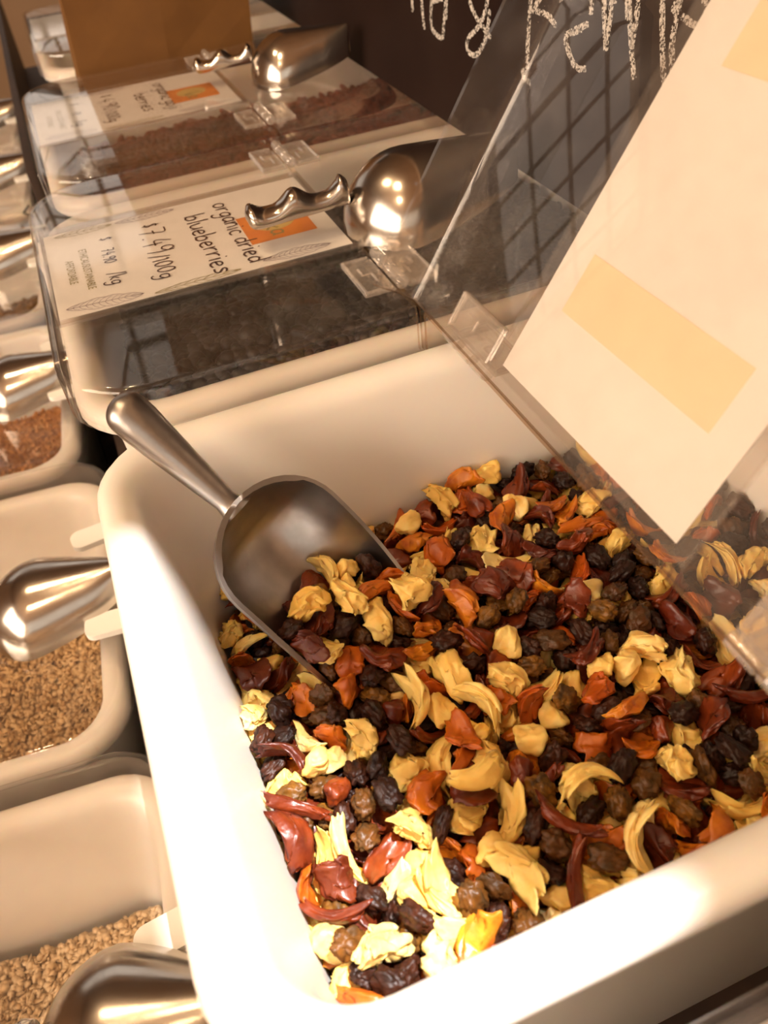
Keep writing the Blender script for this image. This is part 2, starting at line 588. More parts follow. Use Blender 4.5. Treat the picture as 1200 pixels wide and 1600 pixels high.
def hinge_barrel_mesh():
    if 'barrel' in CACHE:
        return CACHE['barrel']
    bm = bmesh.new()
    for y0, y1 in ((-0.0185, -0.0065), (-0.006, 0.006), (0.0065, 0.0185)):
        tube(bm, [(0, y0, 0.0036), (0, y0 + 0.0008, 0.0036), (0, y1 - 0.0008, 0.0036), (0, y1, 0.0036)], [0.0022, 0.0032, 0.0032, 0.0022], 12)
    me = bpy.data.meshes.new('hinge_barrel')
    bmesh.ops.recalc_face_normals(bm, faces=bm.faces[:])
    bm.to_mesh(me)
    bm.free()
    me.materials.append(M['hinge_plastic'])
    shade_auto(me)
    CACHE['barrel'] = me
    return me


def make_lid(x, y, z, rotz, label, group=None, open_deg=0.0, hinges=((-0.094), (0.083)), length=L_X):
    """x, y, z: the front middle of the bin's rim; returns (root, front_panel)"""
    c, s = math.cos(rotz), math.sin(rotz)
    root = empty('bin_lid', (x + c * SPLIT, y + s * SPLIT, z + LID_TOP), rotz)
    tag(root, label, 'bin lid', group)
    back = obj('back_panel', lid_half_mesh(False, length), None, root, smooth=False)
    front = obj('front_panel', lid_half_mesh(True, length), None, root, smooth=False)
    if open_deg:
        a = math.radians(open_deg)
        piv = Vector((0, 0, 0.0036))
        front.matrix_basis = Matrix.Translation(piv) @ Matrix.Rotation(a, 4, 'Y') @ Matrix.Translation(-piv)
    for hy in hinges:
        obj('hinge_leaf', hinge_leaf_mesh(False), None, back, (0, hy, 0), smooth=False)
        obj('hinge_leaf', hinge_leaf_mesh(True), None, front, (0, hy, 0), smooth=False)
        obj('hinge_barrel', hinge_barrel_mesh(), None, back, (0, hy, 0), smooth=False)
    return root, front


FX = -0.036          # front of the rim of the upper bins
YA = 0.1735
Y_B, Y_C = YA + PITCH, YA + 2 * PITCH
Y_D = 0.026 - W_Y / 2
Y_E = 0.925 + W_Y / 2
OPEN_DEG = 123.0
LONG = 0.345
tub_a = make_tub(FX, YA, 0, 0, 'open white plastic bin full of mixed dried fruit, its clear lid raised', 'white food bins')
make_tub(FX, Y_B, 0, 0, 'closed white plastic bin of dried blueberries beside the open fruit bin', 'white food bins', LONG)
make_tub(FX + 0.011, Y_C, 0, 0, 'closed white plastic bin of goji berries in front of the paper bag', 'white food bins', LONG)
make_tub(FX, Y_D, 0, 0, 'white bin edge in the bottom right corner, next to the fruit bin', 'white food bins')
make_tub(FX + 0.031, Y_E, 0, 0, 'white plastic bin at the far end, half hidden by the paper bag', 'white food bins')
lid_a, lid_a_front = make_lid(FX, YA, 0, 0, 'clear hinged lid standing open over the dried fruit bin', 'clear hinged lids', OPEN_DEG)
make_lid(FX, Y_B, 0, 0, 'closed clear hinged lid on the dried blueberries bin', 'clear hinged lids', length=LONG)
make_lid(FX + 0.011, Y_C, 0, 0, 'closed clear hinged lid on the goji berries bin', 'clear hinged lids', length=LONG)
make_lid(FX, Y_D, 0, 0, 'clear lid edge in the bottom right corner of the picture', 'clear hinged lids')
make_lid(FX + 0.031, Y_E, 0, 0, 'closed clear lid on the far bin left of the paper bag', 'clear hinged lids')

# ------------------------------------------------------------------ lower row of bins
LZ = -0.19 - 0.001
L_YAW = math.radians(-5.0)
LBACK = -0.052
LOW_Y = [0.157 + 0.2705 * k for k in range(6)]
LOW_TXT = ['pale oat flakes nearest the camera', 'toasted oat flakes', 'orange-brown ground spice', 'smooth brown powder', 'pale flour with a black cord beside it', 'pale flour at the far left edge']
low_frames = []
for k, yy in enumerate(LOW_Y):
    fx = LBACK - L_X * math.cos(L_YAW) - 0.013
    fy = yy - 0.115 * math.sin(L_YAW) * 1.0 + 0.004
    fy = yy - math.sin(L_YAW) * (L_X - 0.08)
    low_frames.append((fx, fy))
    make_tub(fx, fy, LZ, L_YAW, 'lower-row white bin holding ' + LOW_TXT[k], 'lower row of white bins')
    make_lid(fx, fy, LZ, L_YAW, 'closed clear lid over the lower bin of ' + LOW_TXT[k], 'clear lids of the lower row')


# ------------------------------------------------------------------ scoops
def bowl_mesh(L, a_max, b_max, back, tip_w, rim_drop, thick, mat, name, taper_from=0.45, n=44, m=30, drop_pow=1.25):
    def section(x, off):
        # half width, depth and rim height of the shell at x, shrunk by off for the inside
        if x < back:
            q = math.sqrt(max(0.0, 1 - ((x - back) / back) ** 2))
        else:
            q = 1.0
        a = a_max * q
        f = (x / L - taper_from) / (1 - taper_from)
        if f > 0:
            f = min(f, 1.0)
            a *= 1 - (1 - tip_w) * (f * f * (3 - 2 * f) * 0.55 + f * 0.45)
        if x > L - 0.022:                       # the lip is rounded off in plan
            g = min(1.0, (x - (L - 0.022)) / 0.022)
            a *= math.sqrt(max(0.0, 1 - 0.80 * g * g))
        zr = -rim_drop * max(0.0, (x / L - 0.2) / 0.8) ** drop_pow
        b = max(b_max * q + zr, 0.0022)
        return max(a - off, 0.0), max(b - off * (0.3 + 0.7 * min(1.0, b / 0.01)), 0.0), zr
    bm = bmesh.new()
    xs = [back * (1 - math.cos(PI / 2 * k / 10)) for k in range(11)] + [back + (L - back) * k / (n - 10) for k in range(1, n - 9)]

    def grid(off):
        rows = []
        for x in xs:
            a, b, zr = section(x, off)
            xx = x + (off if x < back * 0.5 else 0)
            rows.append([bm.verts.new((xx, a * math.sin(PI * (j / m - 0.5)), zr - b * math.cos(PI * (j / m - 0.5)))) for j in range(m + 1)])
        for r0, r1 in zip(rows[:-1], rows[1:]):
            for j in range(m):
                bm.faces.new((r0[j], r0[j + 1], r1[j + 1], r1[j]))
        return rows
    A = grid(0.0)
    B = grid(thick)
    border = lambda R: [r[0] for r in R] + R[-1][1:-1] + [r[-1] for r in reversed(R)]
    ba, bb = border(A), border(B)
    for i in range(len(ba)):
        j = (i + 1) % len(ba)
        if i == len(ba) - 1:
            fa = A[0]
            for q in range(m):
                try:
                    bm.faces.new((A[0][q], A[0][q + 1], B[0][q + 1], B[0][q]))
                except ValueError:
                    pass
        else:
            bm.faces.new((ba[i], ba[j], bb[j], bb[i]))
    bmesh.ops.remove_doubles(bm, verts=bm.verts[:], dist=0.00005)
    bmesh.ops.dissolve_degenerate(bm, edges=bm.edges[:], dist=0.00002)
    bmesh.ops.recalc_face_normals(bm, faces=bm.faces[:])
    me = bpy.data.meshes.new(name)
    bm.to_mesh(me)
    bm.free()
    me.materials.append(mat)
    shade_auto(me, math.radians(50))
    return me


# (1) the cast scoop standing in the fruit
SC_ROLL = -20.0
SC_AX = Vector((0.500, -0.550, -0.667)).normalized()      # axis, towards the tip
SC_N = Vector((-0.023, -0.788, 0.624))                      # opening
SC_N = (SC_N - SC_AX * SC_N.dot(SC_AX)).normalized()
SC_N = Quaternion(SC_AX, math.radians(SC_ROLL)) @ SC_N
SC_B = SC_N.cross(SC_AX)
SC_J = Vector((0.0142, 0.2400, -0.002))
scoop_root = empty('cast_scoop')
scoop_root.matrix_world = Matrix.Translation(SC_J) @ Matrix((SC_AX, SC_B, SC_N)).transposed().to_4x4()
tag(scoop_root, 'dull cast aluminium scoop with round handle, dug into the dried fruit', 'scoop')
SCOOP_BOWL = bowl_mesh(0.112, 0.0302, 0.0285, 0.027, 0.90, 0.0245, 0.0017, M['cast_aluminium'], 'bowl', 0.40, drop_pow=1.7)
scoop_bowl = obj('bowl', SCOOP_BOWL, None, scoop_root, smooth=False)
bm = bmesh.new()
hp, hr = [], []
for k in range(30):
    t = math.sin(PI / 2 * k / 29)
    d = 0.0620 * t
    hp.append((0.004 - d, 0, -0.0075 + 0.0015 * t + 0.001 * t * t))
    r = 0.0036 + 0.0042 * min(1, t / 0.8) ** 0.9
    if t < 0.12:
        r += 0.0030 * (1 - t / 0.12) ** 2
    if t > 0.88:
        r *= math.sqrt(max(0.002, 1 - ((t - 0.88) / 0.12) ** 2))
    hr.append(r)
tube(bm, hp, hr, 20, [(1.12, 0.92)] * 30)
obj('handle', bm, M['cast_aluminium'], scoop_root)

# (2) polished scoops with finger-grip handles, lying upside down on lids
STEEL_BOWL = bowl_mesh(0.092, 0.0365, 0.0365, 0.036, 0.46, 0.014, 0.0014, M['polished_steel'], 'bowl', 0.32, drop_pow=1.4)


def grip_handle_mesh():
    if 'grip' in CACHE:
        return CACHE['grip']
    bm = bmesh.new()
    loops = []
    n = 44
    for k in range(n + 1):
        t = k / n
        x = 0.004 - 0.053 * t
        zb = -0.0150 + 0.004 * t                              # underside once the scoop lies on its rim
        sc = 0.5 + 0.5 * math.cos(2 * PI * 2.0 * (t - 0.02))  # two finger hollows between ridges
        top = 0.0085 + 0.0062 * sc ** 1.6
        w = 0.0052 + 0.0030 * t + 0.0006 * sc
        e = 1.0
        if t > 0.90:
            e = math.sqrt(max(0.03, 1 - ((t - 0.90) / 0.10) ** 2))
        if t < 0.08:
            top *= 0.85 + 0.3 * t / 0.08
        h = top * 0.5 * e
        w *= e
        zc = zb - top * 0.5
        loops.append([(x, w * math.copysign(abs(math.cos(a)) ** 0.8, math.cos(a)), zc + h * math.copysign(abs(math.sin(a)) ** 0.8, math.sin(a))) for a in [2 * PI * q / 18 for q in range(18)]])
    loft(bm, loops, True, True, True)
    bmesh.ops.recalc_face_normals(bm, faces=bm.faces[:])
    me = bpy.data.meshes.new('handle')
    bm.to_mesh(me)
    bm.free()
    me.materials.append(M['polished_steel'])
    me.polygons.foreach_set('use_smooth', [True] * len(me.polygons))
    CACHE['grip'] = me
    return me


def steel_scoop(x, y, z, rotz, label, group):
    root = empty('steel_scoop', (x, y, z))
    root.rotation_euler = (PI, 0, rotz)
    tag(root, label, 'scoop', group)
    obj('bowl', STEEL_BOWL, None, root, smooth=False)
    obj('handle', grip_handle_mesh(), None, root, smooth=False)
    return root


ZL = LID_TOP + 0.0003
steel_scoop(0.1170, 0.396, ZL, math.radians(-8), 'polished steel scoop lying upside down on the blueberries lid', 'polished steel scoops')
steel_scoop(0.1460, 0.695, ZL, math.radians(-20), 'polished steel scoop lying upside down on the goji lid by the paper bag', 'polished steel scoops').scale = (0.86, 0.90, 0.92)
for k, yy in enumerate(LOW_Y):
    steel_scoop(-0.140 + (0.012 if k == 0 else 0), [0.150, 0.404, 0.671, 0.945, 1.215, 1.485][k], LZ + ZL, math.radians([-16, -15, -17, -14, -18, -15][k]),
                'polished steel scoop lying over ' + LOW_TXT[k], 'polished steel scoops of the lower row')
    # white two-pronged scoop holder fixed to the riser
    hx, hy, hz = -0.0465, [0.128, 0.398, 0.668, 0.94, 1.21, 1.48][k], LZ + 0.030
    h = empty('scoop_holder', (hx, hy, hz))
    tag(h, 'white plastic two-pronged holder hugging the scoop over ' + LOW_TXT[k], 'scoop holder', 'white scoop holders')
    box('back_plate', -0.003, 0.0, -0.055, 0.055, -0.012, 0.012, M['prong_plastic'], h, 0.001)
    for s in (-1, 1):
        bm = bmesh.new()
        pts = rrect(-0.037, -0.002, -0.0085, 0.0085, 0.006, 5)
        loft(bm, [[(x, y, -0.002) for x, y in pts], [(x, y, 0.002) for x, y in pts]], True, True, True)
        p = obj('prong', bm, M['prong_plastic'], h, (0, s * 0.043, 0), (0, 0, s * 0.10), smooth=False)

# ------------------------------------------------------------------ contents of the other bins
def scatter_mesh(name, shape_v, shape_f, n, x0, x1, y0, y1, zf, size, seed, tilt=0.6, squash=None, layers=1.0):
    rnd = random.Random(seed)
    V, F = [], []
    for _ in range(n):
        x, y = rnd.uniform(x0, x1), rnd.uniform(y0, y1)
        z = zf(x, y) + rnd.random() * size * layers
        R = Matrix.Rotation(rnd.uniform(0, 2 * PI), 3, 'Z') @ Matrix.Rotation(rnd.uniform(-tilt, tilt), 3, 'X') @ Matrix.Rotation(rnd.uniform(-tilt, tilt), 3, 'Y')
        s = size * rnd.uniform(0.65, 1.25)
        b = len(V)
        for v in shape_v:
            p = R @ Vector(v)
            V.append((x + p.x * s, y + p.y * s, z + p.z * s))
        F += [tuple(b + i for i in f) for f in shape_f]
    # closed bed underneath
    b = len(V)
    N = 14
    for i in range(N + 1):
        for j in range(N + 1):
            x, y = x0 + (x1 - x0) * i / N, y0 + (y1 - y0) * j / N
            V.append((x, y, zf(x, y) - size * 0.15))
    for i in range(N):
        for j in range(N):
            k = b + i * (N + 1) + j
            F.append((k, k + N + 1, k + N + 2, k + 1))
    me = bpy.data.meshes.new(name)
    me.from_pydata(V, [], F)
    return me


def ico(sub):
    bm = bmesh.new()
    bmesh.ops.create_icosphere(bm, subdivisions=sub, radius=0.5)
    v = [tuple(q.co) for q in bm.verts]
    f = [tuple(q.index for q in p.verts) for p in bm.faces]
    bm.free()
    return v, f


flake_v = [(0.5 * math.cos(a), 0.42 * math.sin(a), 0.05 * math.cos(2 * a)) for a in [2 * PI * k / 7 for k in range(7)]] + [(0, 0, 0.05), (0, 0, -0.04)]
flake_f = [(k, (k + 1) % 7, 7) for k in range(7)] + [((k + 1) % 7, k, 8) for k in range(7)]
iv, if_ = ico(2)
berry_v = [(x * 1.1, y, z * 0.75) for x, y, z in iv]
goji_v = [(x * 1.7, y * 0.7, z * 0.6) for x, y, z in iv]


def content(name, me, mat, loc, rotz, label, cat):
    me.materials.append(M[mat])
    o = obj(name, me, None, None, loc, (0, 0, rotz))
    tag(o, label, cat, None, 'stuff')
    return o


def wave(seed, amp, base):
    return lambda x, y: base + amp * noise.noise(Vector((x * 14 + seed, y * 14, seed * 1.7)))


ins = 0.0262
content('dried_blueberries', scatter_mesh('dried_blueberries', berry_v, if_, 3000, 0.030, LONG - 0.030, -W_Y / 2 + 0.030, W_Y / 2 - 0.030, wave(3, 0.006, -0.034), 0.009, 5, layers=0.5),
        'blueberry_skin', (FX, Y_B, 0), 0, 'black dried blueberries filling the closed bin under the lid', 'blueberries')
content('goji_berries', scatter_mesh('goji_berries', goji_v, if_, 2600, 0.030, LONG - 0.030, -W_Y / 2 + 0.030, W_Y / 2 - 0.030, wave(8, 0.006, -0.036), 0.009, 6, layers=0.6),
        'goji_skin', (FX + 0.011, Y_C, 0), 0, 'red-brown goji berries under the lid beside the paper bag', 'goji berries')
for k, (fx, fy) in enumerate(low_frames):
    a = (0.037, L_X - 0.037, -W_Y / 2 + 0.037, W_Y / 2 - 0.037)
    if k == 0:
        content('oat_flakes', scatter_mesh('oat_flakes', flake_v, flake_f, 16000, *a, wave(1, 0.012, -0.096), 0.0056, 11, 0.8, layers=0.7), 'oat_flake', (fx, fy, LZ), L_YAW, 'pale rolled oat flakes in the nearest lower bin', 'oat flakes')
    elif k == 1:
        content('toasted_oats', scatter_mesh('toasted_oats', flake_v, flake_f, 18000, *a, wave(2, 0.012, -0.085), 0.0050, 12, 0.9, layers=0.8), 'toasted_oat', (fx, fy, LZ), L_YAW, 'toasted oat flakes in the second lower bin', 'oat flakes')
    elif k in (2, 3):
        content('ground_spice', scatter_mesh('ground_spice', flake_v, flake_f, 4000, *a, wave(2 + k, 0.012, -0.075), 0.005, 13 + k, 0.6, layers=0.4), 'ground_spice' if k == 2 else 'brown_powder', (fx, fy, LZ), L_YAW,
                'orange-brown ground spice in the third lower bin' if k == 2 else 'smooth brown powder in the fourth lower bin', 'spice')
    else:
        content('flour', scatter_mesh('flour', flake_v, flake_f, 1500, *a, wave(2 + k, 0.01, -0.08), 0.005, 13 + k, 0.6, layers=0.4), 'oat_flake', (fx, fy, LZ), L_YAW,
                'pale flour in the fifth lower bin' if k == 4 else 'pale flour in the farthest lower bin at the left edge', 'flour')

# ------------------------------------------------------------------ price cards
GL = {  # hand-lettered strokes in a box: x-height 0.55, ascender 1, descender -0.4; (advance, strokes)
    'o': (.55, [[(.45, .45), (.3, .56), (.1, .45), (.05, .2), (.2, 0), (.4, .08), (.47, .3), (.42, .5)]]),
    'r': (.45, [[(.08, .55), (.1, 0)], [(.1, .3), (.22, .5), (.4, .52)]]),
    'g': (.55, [[(.45, .5), (.25, .56), (.08, .4), (.1, .12), (.3, .06), (.44, .25)], [(.46, .55), (.45, 0), (.36, -.32), (.14, -.36), (.05, -.22)]]),
    'a': (.55, [[(.44, .48), (.25, .57), (.08, .38), (.08, .12), (.24, 0), (.42, .15)], [(.45, .55), (.45, .12), (.52, 0)]]),
    'n': (.55, [[(.08, .55), (.1, 0)], [(.1, .3), (.22, .5), (.38, .52), (.44, .35), (.45, 0)]]),
    'i': (.24, [[(.12, .52), (.12, 0)], [(.1, .74), (.14, .80)]]),
    'c': (.48, [[(.42, .46), (.26, .56), (.08, .38), (.08, .14), (.24, 0), (.44, .08)]]),
    'd': (.58, [[(.44, .42), (.25, .54), (.08, .36), (.08, .12), (.24, 0), (.44, .16)], [(.47, 1.0), (.46, 0)]]),
    'e': (.52, [[(.08, .28), (.42, .32), (.38, .5), (.22, .56), (.07, .38), (.08, .12), (.24, 0), (.46, .08)]]),
    'b': (.56, [[(.08, 1.0), (.09, 0)], [(.09, .32), (.26, .54), (.45, .4), (.44, .12), (.26, 0), (.09, .1)]]),
    'l': (.24, [[(.12, 1.0), (.12, 0)]]),
    'u': (.56, [[(.06, .55), (.08, .14), (.22, 0), (.4, .12), (.46, .3)], [(.46, .55), (.48, 0)]]),
    's': (.48, [[(.4, .48), (.22, .57), (.1, .44), (.24, .30), (.40, .18), (.28, .01), (.06, .06)]]),
    'j': (.34, [[(.24, .52), (.24, -.1), (.16, -.34), (0, -.3)], [(.22, .74), (.26, .80)]]),
    'k': (.5, [[(.08, 1.0), (.08, 0)], [(.42, .52), (.12, .24), (.44, 0)]]),
    '0': (.58, [[(.3, .95), (.1, .75), (.06, .3), (.24, 0), (.44, .2), (.5, .6), (.4, .9), (.28, .95)]]),
    '1': (.3, [[(.06, .75), (.17, .95), (.16, 0)]]),
    '4': (.6, [[(.36, .95), (.06, .35), (.54, .36)], [(.42, .62), (.40, -.08)]]),
    '7': (.56, [[(.06, .93), (.50, .93), (.30, .4), (.22, -.02)], [(.16, .48), (.44, .5)]]),
    '9': (.56, [[(.44, .72), (.3, .96), (.1, .8), (.1, .56), (.28, .46), (.44, .66)], [(.46, .9), (.44, .3), (.36, -.04)]]),
    '.': (.24, [[(.09, .02), (.14, .06), (.15, .01)]]),
    '/': (.4, [[(.32, 1.0), (.04, -.12)]]),
    '$': (.52, [[(.42, .78), (.24, .9), (.08, .74), (.24, .5), (.42, .3), (.28, .06), (.06, .14)], [(.26, 1.02), (.24, -.08)]]),
    ' ': (.3, []),
}


def ink_text(parent, text, u, v, h, width, mat, name, stroke, z=0.0009, seed=1, stretch=None):
    """u,v: where the line starts on the card (u = reading direction, v = up); children of the card"""
    rnd = random.Random(seed)
    total = sum(GL[c][0] for c in text)
    sx = (width / total) if width else h
    verts, faces = [], []
    x = 0.0
    for ch in text:
        adv, strokes = GL[ch]
        dy = rnd.uniform(-0.05, 0.05)
        for st in strokes:
            pts = [(u + (x + px) * sx, v + (py + dy) * h) for px, py in smooth_line(st, 2)]
            ribbon_geo(verts, faces, pts, stroke, lambda a, b: (b, -a, z))
        x += adv
    me = bpy.data.meshes.new(name)
    me.from_pydata(verts, [], faces)
    o = obj(name, me, M[mat], parent, smooth=False)
    return o


def print_text(parent, text, u, v, size, mat, name, z=0.0009, width=None):
    cu = bpy.data.curves.new('tmp', 'FONT')
    cu.body = text
    cu.size = size
    cu.align_x = 'CENTER'
    to = bpy.data.objects.new('tmp', cu)
    COL.objects.link(to)
    dg = bpy.context.evaluated_depsgraph_get()
    me = bpy.data.meshes.new_from_object(to.evaluated_get(dg))
    bpy.data.objects.remove(to)
    xs = [q.co.x for q in me.vertices]
    k = width / (max(xs) - min(xs)) if width else 1.0
    for q in me.vertices:
        q.co = (v + q.co.y, -(u + q.co.x * k), z)
    me.materials.clear()
    me.name = name
    return obj(name, me, M[mat], parent, smooth=False)


def leaf_drawing(parent, u0, v0, u1, v1, w, mat, seed, lobes=6, veins=9):
    """line drawing of a leaf between two points of the card"""
    d = Vector((u1 - u0, v1 - v0))
    L = d.length
    e = d / L
    n = Vector((-e.y, e.x))
    P = lambda s, t: (u0 + e.x * s * L + n.x * t, v0 + e.y * s * L + n.y * t)
    verts, faces = [], []
    to = lambda a, b: (b, -a, 0.0008)
    for sg in (-1, 1):
        pts = []
        for k in range(40):
            s = k / 39
            t = sg * w * math.sin(PI * s) ** 0.7 * (0.78 + 0.22 * abs(math.sin(lobes * PI * s)))
            pts.append(P(s, t))
        ribbon_geo(verts, faces, pts, 0.00035, to)
        for k in range(1, veins):
            s = k / veins
            t = sg * w * math.sin(PI * min(s + 0.08, 1)) ** 0.7 * 0.8
            ribbon_geo(verts, faces, smooth_line([P(s, 0), P(s + 0.03, t * 0.6), P(s + 0.09, t)]), 0.00028, to)
    ribbon_geo(verts, faces, [P(0, 0), P(0.5, 0.0004), P(1, 0)], 0.0004, to)
    me = bpy.data.meshes.new('leaf_drawing')
    me.from_pydata(verts, [], faces)
    return obj('leaf_drawing', me, M[mat], parent, smooth=False)


CARD_W, CARD_H = 0.104, 0.148


def card_base(name, parent, loc, label, flip=False):
    """card lying flat: local x = up the card, local y = -reading direction, origin at the middle of its bottom edge"""
    root = empty(name, loc)
    if parent is not None:
        root.matrix_world = parent
    tag(root, label, 'price card', 'price cards in clear sleeves')
    box('paper', 0, CARD_H, -CARD_W / 2, CARD_W / 2, 0.0003, 0.0006, M['card_back' if flip else 'card_paper'], root)
    bm = bmesh.new()
    mg = 0.006
    add_box(bm, -0.002, CARD_H + 0.004, -CARD_W / 2 - mg, CARD_W / 2 + mg, 0.0001, 0.00025)
    add_box(bm, -0.002, CARD_H + 0.004, -CARD_W / 2 - mg, CARD_W / 2 + mg, 0.00125, 0.0014)
    for s in (-1, 1):
        add_box(bm, -0.002, CARD_H + 0.004, s * (CARD_W / 2 + mg) - 0.0006, s * (CARD_W / 2 + mg) + 0.0006, 0.0001, 0.0014)
    obj('sleeve', bm, M['sleeve_plastic'], root, smooth=False)
    return root


def card_art(root, line1, line2, price, kilo):
    l1, l2 = line1, line2
    ink_text(root, l1[0], *l1[1:], 'marker_ink', 'lettering', 0.0011, seed=3)
    ink_text(root, l2[0], *l2[1:], 'marker_ink', 'lettering', 0.0011, seed=4)
    for q in price:
        ink_text(root, q[0], *q[1:], 'marker_ink', 'lettering', 0.0009, seed=5)
    for q in kilo:
        ink_text(root, q[0], *q[1:], 'marker_ink', 'lettering', 0.0008, seed=6)
    print_text(root, 'ETHICAL/SUSTAINABLE', 0.003, 0.0165, 0.006, 'olive_print', 'slogan', width=0.050)
    print_text(root, 'AFFORDABLE', 0.003, 0.0085, 0.006, 'olive_print', 'slogan', width=0.029)
    # orange square with the pale leaf disc and the brush-lettered name on it
    lg = box('logo_square', 0.102, 0.138, -0.025, 0.012, 0.0007, 0.00075, M['orange_print'], root)
    bm = bmesh.new()
    bm.faces.new([bm.verts.new((0.1195 + 0.0115 * math.cos(2 * PI * k / 28), -0.0035 + 0.0105 * math.sin(2 * PI * k / 28), 0.00078)) for k in range(28)])
    obj('logo_disc', bm, M['leaf_print'], lg, smooth=False)
    ink_text(lg, 'ka', 0.006, 0.1140, 0.0120, 0.0150, 'olive_print', 'logo_lettering', 0.0013)
    leaf_drawing(root, 0.043, 0.004, 0.047, 0.041, 0.0060, 'purple_print', 1, 4, 12)
    leaf_drawing(root, 0.050, 0.046, 0.0485, 0.090, 0.0035, 'olive_print', 2, 5, 9)
    leaf_drawing(root, 0.046, 0.102, 0.046, 0.138, 0.0050, 'purple_print', 3, 5, 13)
    leaf_drawing(root, -0.047, 0.006, -0.047, 0.038, 0.0040, 'olive_print', 4, 5, 8)
    leaf_drawing(root, -0.047, 0.040, -0.047, 0.074, 0.0045, 'purple_print', 5, 5, 10)


cb = card_base('price_card', None, (-0.032, 0.4335, LID_TOP), 'white hand-lettered price card for organic dried blueberries on the lid')
card_art(cb, ('organic dried', -0.040, 0.0950, 0.0115, 0.086), ('blueberries', -0.032, 0.0770, 0.0120, 0.080),
         (('$', -0.0345, 0.0535, 0.0085, 0.0055), ('7.49', -0.027, 0.0500, 0.0150, 0.034), ('/100g', 0.0085, 0.0505, 0.0100, 0.029)),
         (('$', -0.031, 0.0290, 0.0065, 0.0045), ('74.90', -0.0155, 0.0280, 0.0068, 0.019), ('/kg', 0.0155, 0.0275, 0.0090, 0.0140)))
cc = card_base('price_card', None, (-0.021, 0.7065, LID_TOP), 'white hand-lettered price card for organic goji berries on the lid')
card_art(cc, ('organic goji', -0.040, 0.0960, 0.0115, 0.078), ('berries', -0.022, 0.0780, 0.0120, 0.052),
         (('$', -0.0365, 0.0535, 0.0085, 0.0055), ('4.90', -0.027, 0.0500, 0.0140, 0.034), ('/100g', 0.0085, 0.0505, 0.0100, 0.029)),
         (('$', -0.031, 0.0290, 0.0065, 0.0045), ('49', -0.008, 0.0280, 0.0068, 0.0080), ('/kg', 0.0155, 0.0275, 0.0090, 0.0140)))
ce = card_base('price_card', None, (FX + 0.031 + 0.004, Y_E, LID_TOP), 'small white price card on the far bin left of the paper bag')
ink_text(ce, 'organic', -0.040, 0.0950, 0.0115, 0.060, 'marker_ink', 'lettering', 0.0011)
ink_text(ce, '$4.90/100g', -0.036, 0.0500, 0.0130, 0.070, 'marker_ink', 'lettering', 0.0009)
# the card on the open lid is seen from behind, with masking tape on its back
a = math.radians(OPEN_DEG)
lid_m = Matrix.Translation((FX + SPLIT, YA, LID_TOP)) @ Matrix.Translation((0, 0, 0.0036)) @ Matrix.Rotation(a, 4, 'Y') @ Matrix.Translation((0, 0, -0.0036))
ca_m = lid_m @ Matrix.Translation((-0.156, 0.1780 - YA, 0.0003))
bpy.context.view_layer.update()
ca = card_base('price_card', ca_m, (0, 0, 0), 'price card on the raised lid, its blank back showing two strips of tape', True)
for nm, b in (('tape_strip', (0.098, 0.119, -0.039, 0.039)), ('tape_strip', (0.016, 0.036, -0.046, 0.033))):
    box(nm, b[0], b[1], b[2], b[3], 0.00012, 0.0003, M['masking_tape'], ca)

# ------------------------------------------------------------------ chalkboard behind the bins
BT = math.radians(8)
board = empty('chalkboard', (0.230, 0, LID_TOP + 0.0005))
board.rotation_euler = (0, BT, 0)
tag(board, 'black chalkboard with white chalk lettering standing behind the bins', 'chalkboard')
box('slate', 0.0, 0.010, -0.35, 1.60, 0.0, 0.55, M['chalkboard'], board, 0.001)
# strokes of the lettering: (distance along the row, height on the board)
CH = [[[(0.5812,0.0694),(0.5766,0.0527)],[(0.5638,0.0717),(0.5644,0.0629),(0.5564,0.0458)]],
      [[(0.548,0.0669),(0.5475,0.0531),(0.5445,0.0473),(0.5278,0.0449),(0.5273,0.0494),(0.5275,0.0598),(0.5271,0.0765)],[(0.5482,0.0626),(0.5321,0.0667)],[(0.525,0.0567),(0.5271,0.0765)]],
      [[(0.4655,0.0574),(0.4808,0.0624),(0.4958,0.0696),(0.4944,0.0761),(0.4818,0.0825),(0.4731,0.0791),(0.4742,0.0682),(0.4838,0.0578),(0.4942,0.0519),(0.4927,0.0454),(0.4826,0.0443),(0.4738,0.0507),(0.4692,0.0611),(0.4701,0.0704)]],
      [[(0.428,0.0895),(0.4265,0.0771),(0.4246,0.0644),(0.4212,0.0508)],[(0.4261,0.0497),(0.4232,0.0457),(0.4167,0.0451)],[(0.4241,0.0768),(0.4155,0.0857),(0.4112,0.0917)],[(0.4194,0.0775),(0.4083,0.0779),(0.3994,0.0745)]],
      [[(0.3742,0.0966),(0.3709,0.0838)],[(0.3722,0.0798),(0.3819,0.0755),(0.3909,0.0718),(0.3863,0.0672),(0.3765,0.06),(0.3679,0.0618)],[(0.3767,0.077),(0.3855,0.0735)]],
      [[(0.3655,0.0977),(0.3597,0.0837),(0.3542,0.0719)],[(0.3583,0.0987),(0.3558,0.0869),(0.3544,0.0732)],[(0.3547,0.0991),(0.3547,0.0907)]],
      [[(0.3472,0.1001),(0.3396,0.0834),(0.3295,0.0656)],[(0.3387,0.1012),(0.3364,0.0875),(0.3359,0.0767)],[(0.3485,0.1),(0.3423,0.0866)]],
      [[(0.3248,0.1031),(0.3176,0.086),(0.3103,0.0707),(0.3063,0.0665)],[(0.3114,0.1048),(0.3109,0.0917),(0.3097,0.0816),(0.3025,0.0688)],[(0.3115,0.1005),(0.3137,0.0935)]],
      [[(0.3074,0.0934),(0.3006,0.0917),(0.2937,0.0918),(0.2913,0.0949)],[(0.3021,0.1061),(0.2949,0.0986),(0.2902,0.0935)]]]
